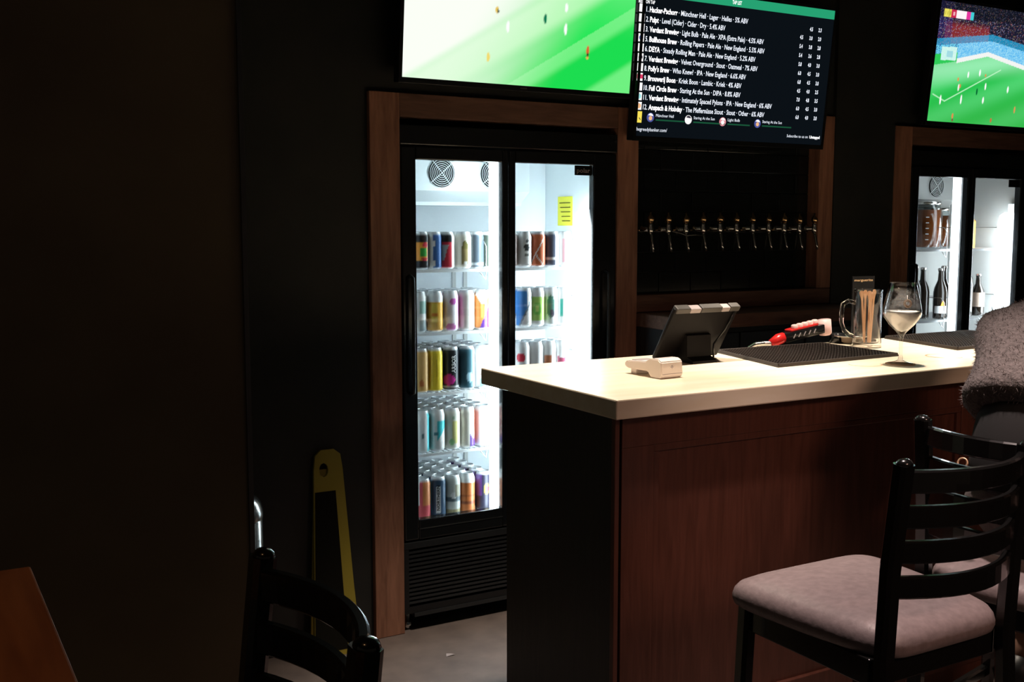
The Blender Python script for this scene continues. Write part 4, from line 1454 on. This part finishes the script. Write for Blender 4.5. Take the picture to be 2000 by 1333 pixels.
# ================================================================== HIGH TABLE
tt = thing('high_table', 'reddish brown wooden high table beside a black stool', 'table', (-.31, 1.20, 0))
bx('tabletop', -.48, .48, -.67, .67, 1.015, 1.05, 'table_wood', tt, .004)
b = nb()
box(b, -.05, .05, -.05, .05, .02, 1.0, .004)
obj('column', b, 'black_lacquer', tt)
bx('top_plate', -.2, .2, -.3, .3, 1.0, 1.015, 'black_lacquer', tt)
bx('foot_plate', -.26, .26, -.35, .35, 0, .02, 'black_lacquer', tt, .004)

# ================================================================== WET FLOOR SIGN, BIN
ws = thing('floor_sign', 'yellow plastic folding floor sign leaning on the dark wall', 'sign', (1.372, 3.70, 0), 0)
LN = Matrix.Rotation(radians(-5), 4, 'X')
b = nb()
out = [(-.09, 0), (.088, 0), (.052, .70), (.045, .755), (.02, .775), (-.03, .775), (-.052, .755), (-.06, .70)]
hole = [(-.022 + .018 * cos(a * pi / 6), .70 + .026 * sin(a * pi / 6)) for a in range(12)]
vo = [b.verts.new((x, 0, z)) for x, z in out]
vh = [b.verts.new((x, 0, z)) for x, z in hole]
eo = [b.edges.new((vo[i], vo[(i + 1) % len(vo)])) for i in range(len(vo))]
eh = [b.edges.new((vh[i], vh[(i + 1) % len(vh)])) for i in range(len(vh))]
bmesh.ops.triangle_fill(b, edges=eo + eh, use_beauty=True)
r = bmesh.ops.extrude_face_region(b, geom=list(b.faces))
for v in [g_ for g_ in r['geom'] if isinstance(g_, bmesh.types.BMVert)]:
    v.co.y += .014
for v in b.verts:
    v.co = LN @ v.co
fp = obj('front_leaf', b, 'yellow_plastic', ws)
b = nb()
pts = [(-.0885, .02), (.040, .02), (.020, .62), (-.0605, .62)]
b.faces.new([b.verts.new(LN @ Vector((x, -.001, z))) for x, z in pts])
obj('dark_panel_print', b, 'dark_print', fp)
b = nb()
box(b, -.10, .10, .020, .030, 0.01, .70)
for v in b.verts:
    v.co = LN @ v.co
    v.co.x *= 1 - .55 * v.co.z / .775
obj('rear_leaf', b, 'yellow_plastic', ws)

bn = thing('pedal_bin', 'round brushed metal bin half hidden behind the dark brown wall', 'bin', (0.962, 3.60, 0))
b = nb()
lathe(b, [(0, 0), (.10, 0), (.102, .02), (.102, .60), (.098, .605), (0, .605)], 32)
obj('bin_body', b, 'steel', bn, True)
b = nb()
lathe(b, [(.104, .605), (.105, .625), (.095, .66), (.07, .69), (.035, .71), (0, .715)], 32)
obj('domed_lid', b, 'steel', bn, True)
b = nb()
lathe(b, [(.104, 0), (.107, .0), (.107, .03), (.103, .032)], 32)
obj('base_ring', b, 'black_plastic', bn, True)

# ================================================================== PERSON ON THE STOOL
def skin_mesh(name, verts, edges, radii, subdiv=2, root=0):
    me = bpy.data.meshes.new(name)
    me.from_pydata(verts, edges, [])
    o = bpy.data.objects.new(name, me)
    COL.objects.link(o)
    sk = o.modifiers.new('skin', 'SKIN')
    sk.use_smooth_shade = True
    sd = o.modifiers.new('sub', 'SUBSURF')
    sd.levels = subdiv
    sd.render_levels = subdiv
    for i, rr in enumerate(radii):
        sv = me.skin_vertices[0].data[i]
        sv.radius = rr if isinstance(rr, (tuple, list)) else (rr, rr)
        sv.use_root = (i == root)
    dg = bpy.context.evaluated_depsgraph_get()
    m2 = bpy.data.meshes.new_from_object(o.evaluated_get(dg))
    bpy.data.objects.remove(o)
    m2.name = name
    for p in m2.polygons:
        p.use_smooth = True
    return m2

PX, PY = 2.44, 1.63
person = thing('person', 'person in a fuzzy grey jacket sitting sideways on a bar stool, leaning towards the bar', 'person', (PX, PY, 0), radians(-79))
# local frame: +y is where the person faces, +x is to their right
V = [(0, -.04, .86), (0, -.04, .98), (0, -.01, 1.12), (0, .08, 1.25), (0, .18, 1.345), (0, .235, 1.40), (0, .295, 1.475), (0, .32, 1.56), (0, .315, 1.62)]
R_ = [(.12, .11), (.10, .09), (.105, .09), (.12, .10), (.11, .085), (.05, .05), (.07, .075), (.078, .092), (.05, .065)]
Eg = [(i, i + 1) for i in range(8)]
def limb(start, pts, rad):
    i0 = start
    for p, r in zip(pts, rad):
        V.append(p)
        R_.append(r)
        Eg.append((i0, len(V) - 1))
        i0 = len(V) - 1
    return i0
hands = []
# left arm reaches along the bar, right arm rests on the thigh
la = limb(4, [(-.17, .175, 1.31), (-.21, .25, 1.18), (-.22, .32, 1.07), (-.18, .43, 1.02), (-.14, .51, .985), (-.125, .545, .975), (-.11, .585, .965)], [.065, .052, .045, .040, .030, .034, .036])
ra = limb(4, [(.17, .175, 1.31), (.21, .25, 1.18), (.22, .32, 1.07), (.18, .43, 1.02), (.14, .51, .985), (.125, .545, .975), (.11, .585, .965)], [.065, .052, .045, .040, .030, .034, .036])
for s in (-1, 1):
    limb(0, [(s * .10, .06, .85), (s * .12, .25, .86), (s * .125, .42, .845), (s * .13, .40, .72), (s * .13, .32, .53), (s * .13, .255, .40), (s * .13, .27, .35), (s * .13, .35, .33)],
         [.085, .072, .058, .052, .044, .036, .036, .026])
body_me = skin_mesh('body', V, Eg, R_)
body = mobj('body', body_me, 'skin', person)
# fingers and thumbs: short bent chains growing out of each palm
def hand(base, fwd, side, up):
    fwd, side, up = Vector(fwd).normalized(), Vector(side).normalized(), Vector(up).normalized()
    base = Vector(base)
    vs, es, rs = [], [], []
    for k, (o_, ln) in enumerate(((-.027, .066), (-.009, .076), (.010, .071), (.027, .056))):
        r0 = base + side * o_
        i = len(vs)
        vs += [tuple(r0), tuple(r0 + fwd * ln * .5 + up * .004), tuple(r0 + fwd * ln * .82 - up * .006), tuple(r0 + fwd * ln - up * .018)]
        rs += [.0095, .009, .0082, .007]
        es += [(i, i + 1), (i + 1, i + 2), (i + 2, i + 3)]
    i = len(vs)
    t0 = base - fwd * .045 - side * .028
    vs += [tuple(t0), tuple(t0 - side * .022 + fwd * .026), tuple(t0 - side * .03 + fwd * .055 - up * .006)]
    rs += [.012, .0105, .008]
    es += [(i, i + 1), (i + 1, i + 2)]
    out = []
    for a in range(4):
        out.append((vs[a * 4:a * 4 + 4], [(0, 1), (1, 2), (2, 3)], rs[a * 4:a * 4 + 4]))
    out.append((vs[16:], [(0, 1), (1, 2)], rs[16:]))
    bm = nb()
    for v_, e_, r_ in out:
        me = skin_mesh('finger', v_, e_, r_, 1)
        bm.from_mesh(me)
        bpy.data.meshes.remove(me)
    return bm
bm = nb()
bm.from_mesh(body_me)
for (i, sd) in ((la, 1), (ra, -1)):
    p, q = Vector(V[i - 1]), Vector(V[i])
    fw = (q - p).normalized()
    sdv = fw.cross(Vector((0, 0, 1))).normalized() * sd
    hb = hand(q + fw * .012, fw, sdv, (0, 0, 1))
    tmp = bpy.data.meshes.new('tmp')
    hb.to_mesh(tmp)
    hb.free()
    bm.from_mesh(tmp)
# face: nose, ears, brow on the head
HC = (0, .165, 1.62)
lump(bm, (0, 0.417, 1.535), (.014, .022, .022))
lump(bm, (0, 0.401, 1.575), (.045, .018, .012))
lump(bm, (0, 0.398, 1.490), (.026, .012, .008))
lump(bm, (0, 0.380, 1.455), (.03, .022, .018))
for s in (-1, 1):
    lump(bm, (s * .083, .310, 1.545), (.010, .02, .032))
bm.to_mesh(body_me)
bm.free()
for p in body_me.polygons:
    p.use_smooth = True
for s in (-1, 1):
    b = nb()
    lump(b, (s * .032, .401, 1.556), (.013, .010, .008))
    e = obj('eye', b, 'white_print', body, True)
    b = nb()
    lump(b, (s * .032, .4095, 1.556), (.005, .003, .005))
    obj('iris', b, 'hair', e, True)
b = nb()
res = bmesh.ops.create_uvsphere(b, u_segments=24, v_segments=18, radius=1)
for v in res['verts']:
    x, y, z = v.co
    yy = .305 + y * .112
    zz = 1.575 + z * .108
    if y > .55 and z < .45:
        yy = .305 + .55 * .112
    if z < -.2:
        zz = 1.575 + z * .17
    v.co = Vector((x * .096 + .003 * sin(30 * z), yy + .003 * sin(25 * x), zz))
obj('hair', b, 'hair', person, True)

# clothing
jv = [(0, -.065, 1.125), (0, -.035, 1.155), (0, .05, 1.235), (0, .145, 1.32), (0, .215, 1.385), (0, .235, 1.405)]
jr = [(.205, .145), (.20, .138), (.195, .132), (.18, .12), (.085, .085), (.075, .075)]
je = [(i, i + 1) for i in range(5)]
def jl(start, pts, rad):
    i0 = start
    for p, r in zip(pts, rad):
        jv.append(p)
        jr.append(r)
        je.append((i0, len(jv) - 1))
        i0 = len(jv) - 1
jl(3, [(-.18, .18, 1.305), (-.215, .255, 1.18), (-.225, .325, 1.075), (-.185, .42, 1.025), (-.155, .485, 1.0)], [.092, .078, .068, .060, .052])
jl(3, [(.18, .18, 1.305), (.215, .255, 1.18), (.225, .325, 1.075), (.185, .42, 1.025), (.155, .485, 1.0)], [.092, .078, .068, .060, .052])
jm = skin_mesh('jacket', jv, je, jr, 2, 0)
jacket = mobj('jacket', jm, 'wool', person)
# short loose fibres that make the jacket fuzzy
rf = random.Random(11)
fb_v, fb_f = [], []
polys = list(jm.polygons)
areas = [p.area for p in polys]
tot = sum(areas)
for p, ar in zip(polys, areas):
    nf = ar / tot * 9000
    nf = int(nf) + (1 if rf.random() < nf - int(nf) else 0)
    co = [jm.vertices[i].co for i in p.vertices]
    for k in range(nf):
        w1, w2 = rf.random(), rf.random()
        q = co[0].lerp(co[1], w1).lerp(co[-1].lerp(co[2], w1), w2)
        d_ = (p.normal + Vector((rf.uniform(-.8, .8), rf.uniform(-.8, .8), rf.uniform(-1.0, .5)))).normalized()
        s_ = d_.orthogonal().normalized() * .0007
        ln = rf.uniform(.006, .014)
        i = len(fb_v)
        fb_v += [q - s_, q + s_, q + d_ * ln]
        fb_f.append((i, i + 1, i + 2))
me = bpy.data.meshes.new('fuzz')
me.from_pydata(fb_v, [], fb_f)
fz_ = mobj('fuzz', me, 'wool', jacket)
fz_['kind'] = 'stuff'
sm = skin_mesh('shirt', [(0, -.045, .91), (0, -.042, 1.04), (0, -.015, 1.12), (0, .05, 1.21)], [(0, 1), (1, 2), (2, 3)], [(.165, .14), (.16, .135), (.16, .13), (.15, .12)], 2, 0)
mobj('shirt', sm, 'black_cotton', person)
tv_, te_, tr_ = [(0, -.05, 1.0), (0, -.045, .86)], [(0, 1)], [(.172, .145), (.175, .15)]
for s in (-1, 1):
    i0 = 1
    for p, r in zip([(s * .105, .06, .862), (s * .12, .25, .868), (s * .125, .425, .85), (s * .13, .405, .72), (s * .13, .325, .54), (s * .13, .275, .44)], [.118, .104, .085, .077, .066, .06]):
        tv_.append(p)
        tr_.append(r)
        te_.append((i0, len(tv_) - 1))
        i0 = len(tv_) - 1
tm = skin_mesh('trousers', tv_, te_, tr_, 2, 0)
mobj('trousers', tm, 'denim', person)
for s in (-1, 1):
    b = nb()
    lump(b, (s * .13, .30, .336), (.046, .12, .038))
    lump(b, (s * .13, .245, .365), (.046, .05, .055))
    obj('shoe', b, 'black_plastic', person, True)
b = nb()
lathe(b, [(.010, -.002), (.014, -.002), (.014, .002), (.010, .002)], 14, close=True)
for v in b.verts:
    v.co = Matrix.Translation((-.115, -.165, 1.02)) @ Matrix.Rotation(radians(70), 4, 'X') @ v.co
obj('belt_buckle', b, 'fabric_gold', person, True)

# small scrap of paper on the floor behind the bar's end
b = nb()
p = on_plane(878, 1281, Vector((0, 0, 0)), Vector((0, 0, 1)))
v4 = [b.verts.new(q) for q in ((-.016, -.006, .0006), (.018, -.010, .004), (.013, .010, .0012), (-.010, .008, .006))]
b.faces.new(v4)
r = bmesh.ops.extrude_face_region(b, geom=list(b.faces))
for v in [g_ for g_ in r['geom'] if isinstance(g_, bmesh.types.BMVert)]:
    v.co.z += .0006
tag(obj('paper_scrap', b, 'grey_tape', None, False, (p.x, p.y, 0)), 'tiny crumpled white paper scrap on the floor by the can fridge', 'paper')
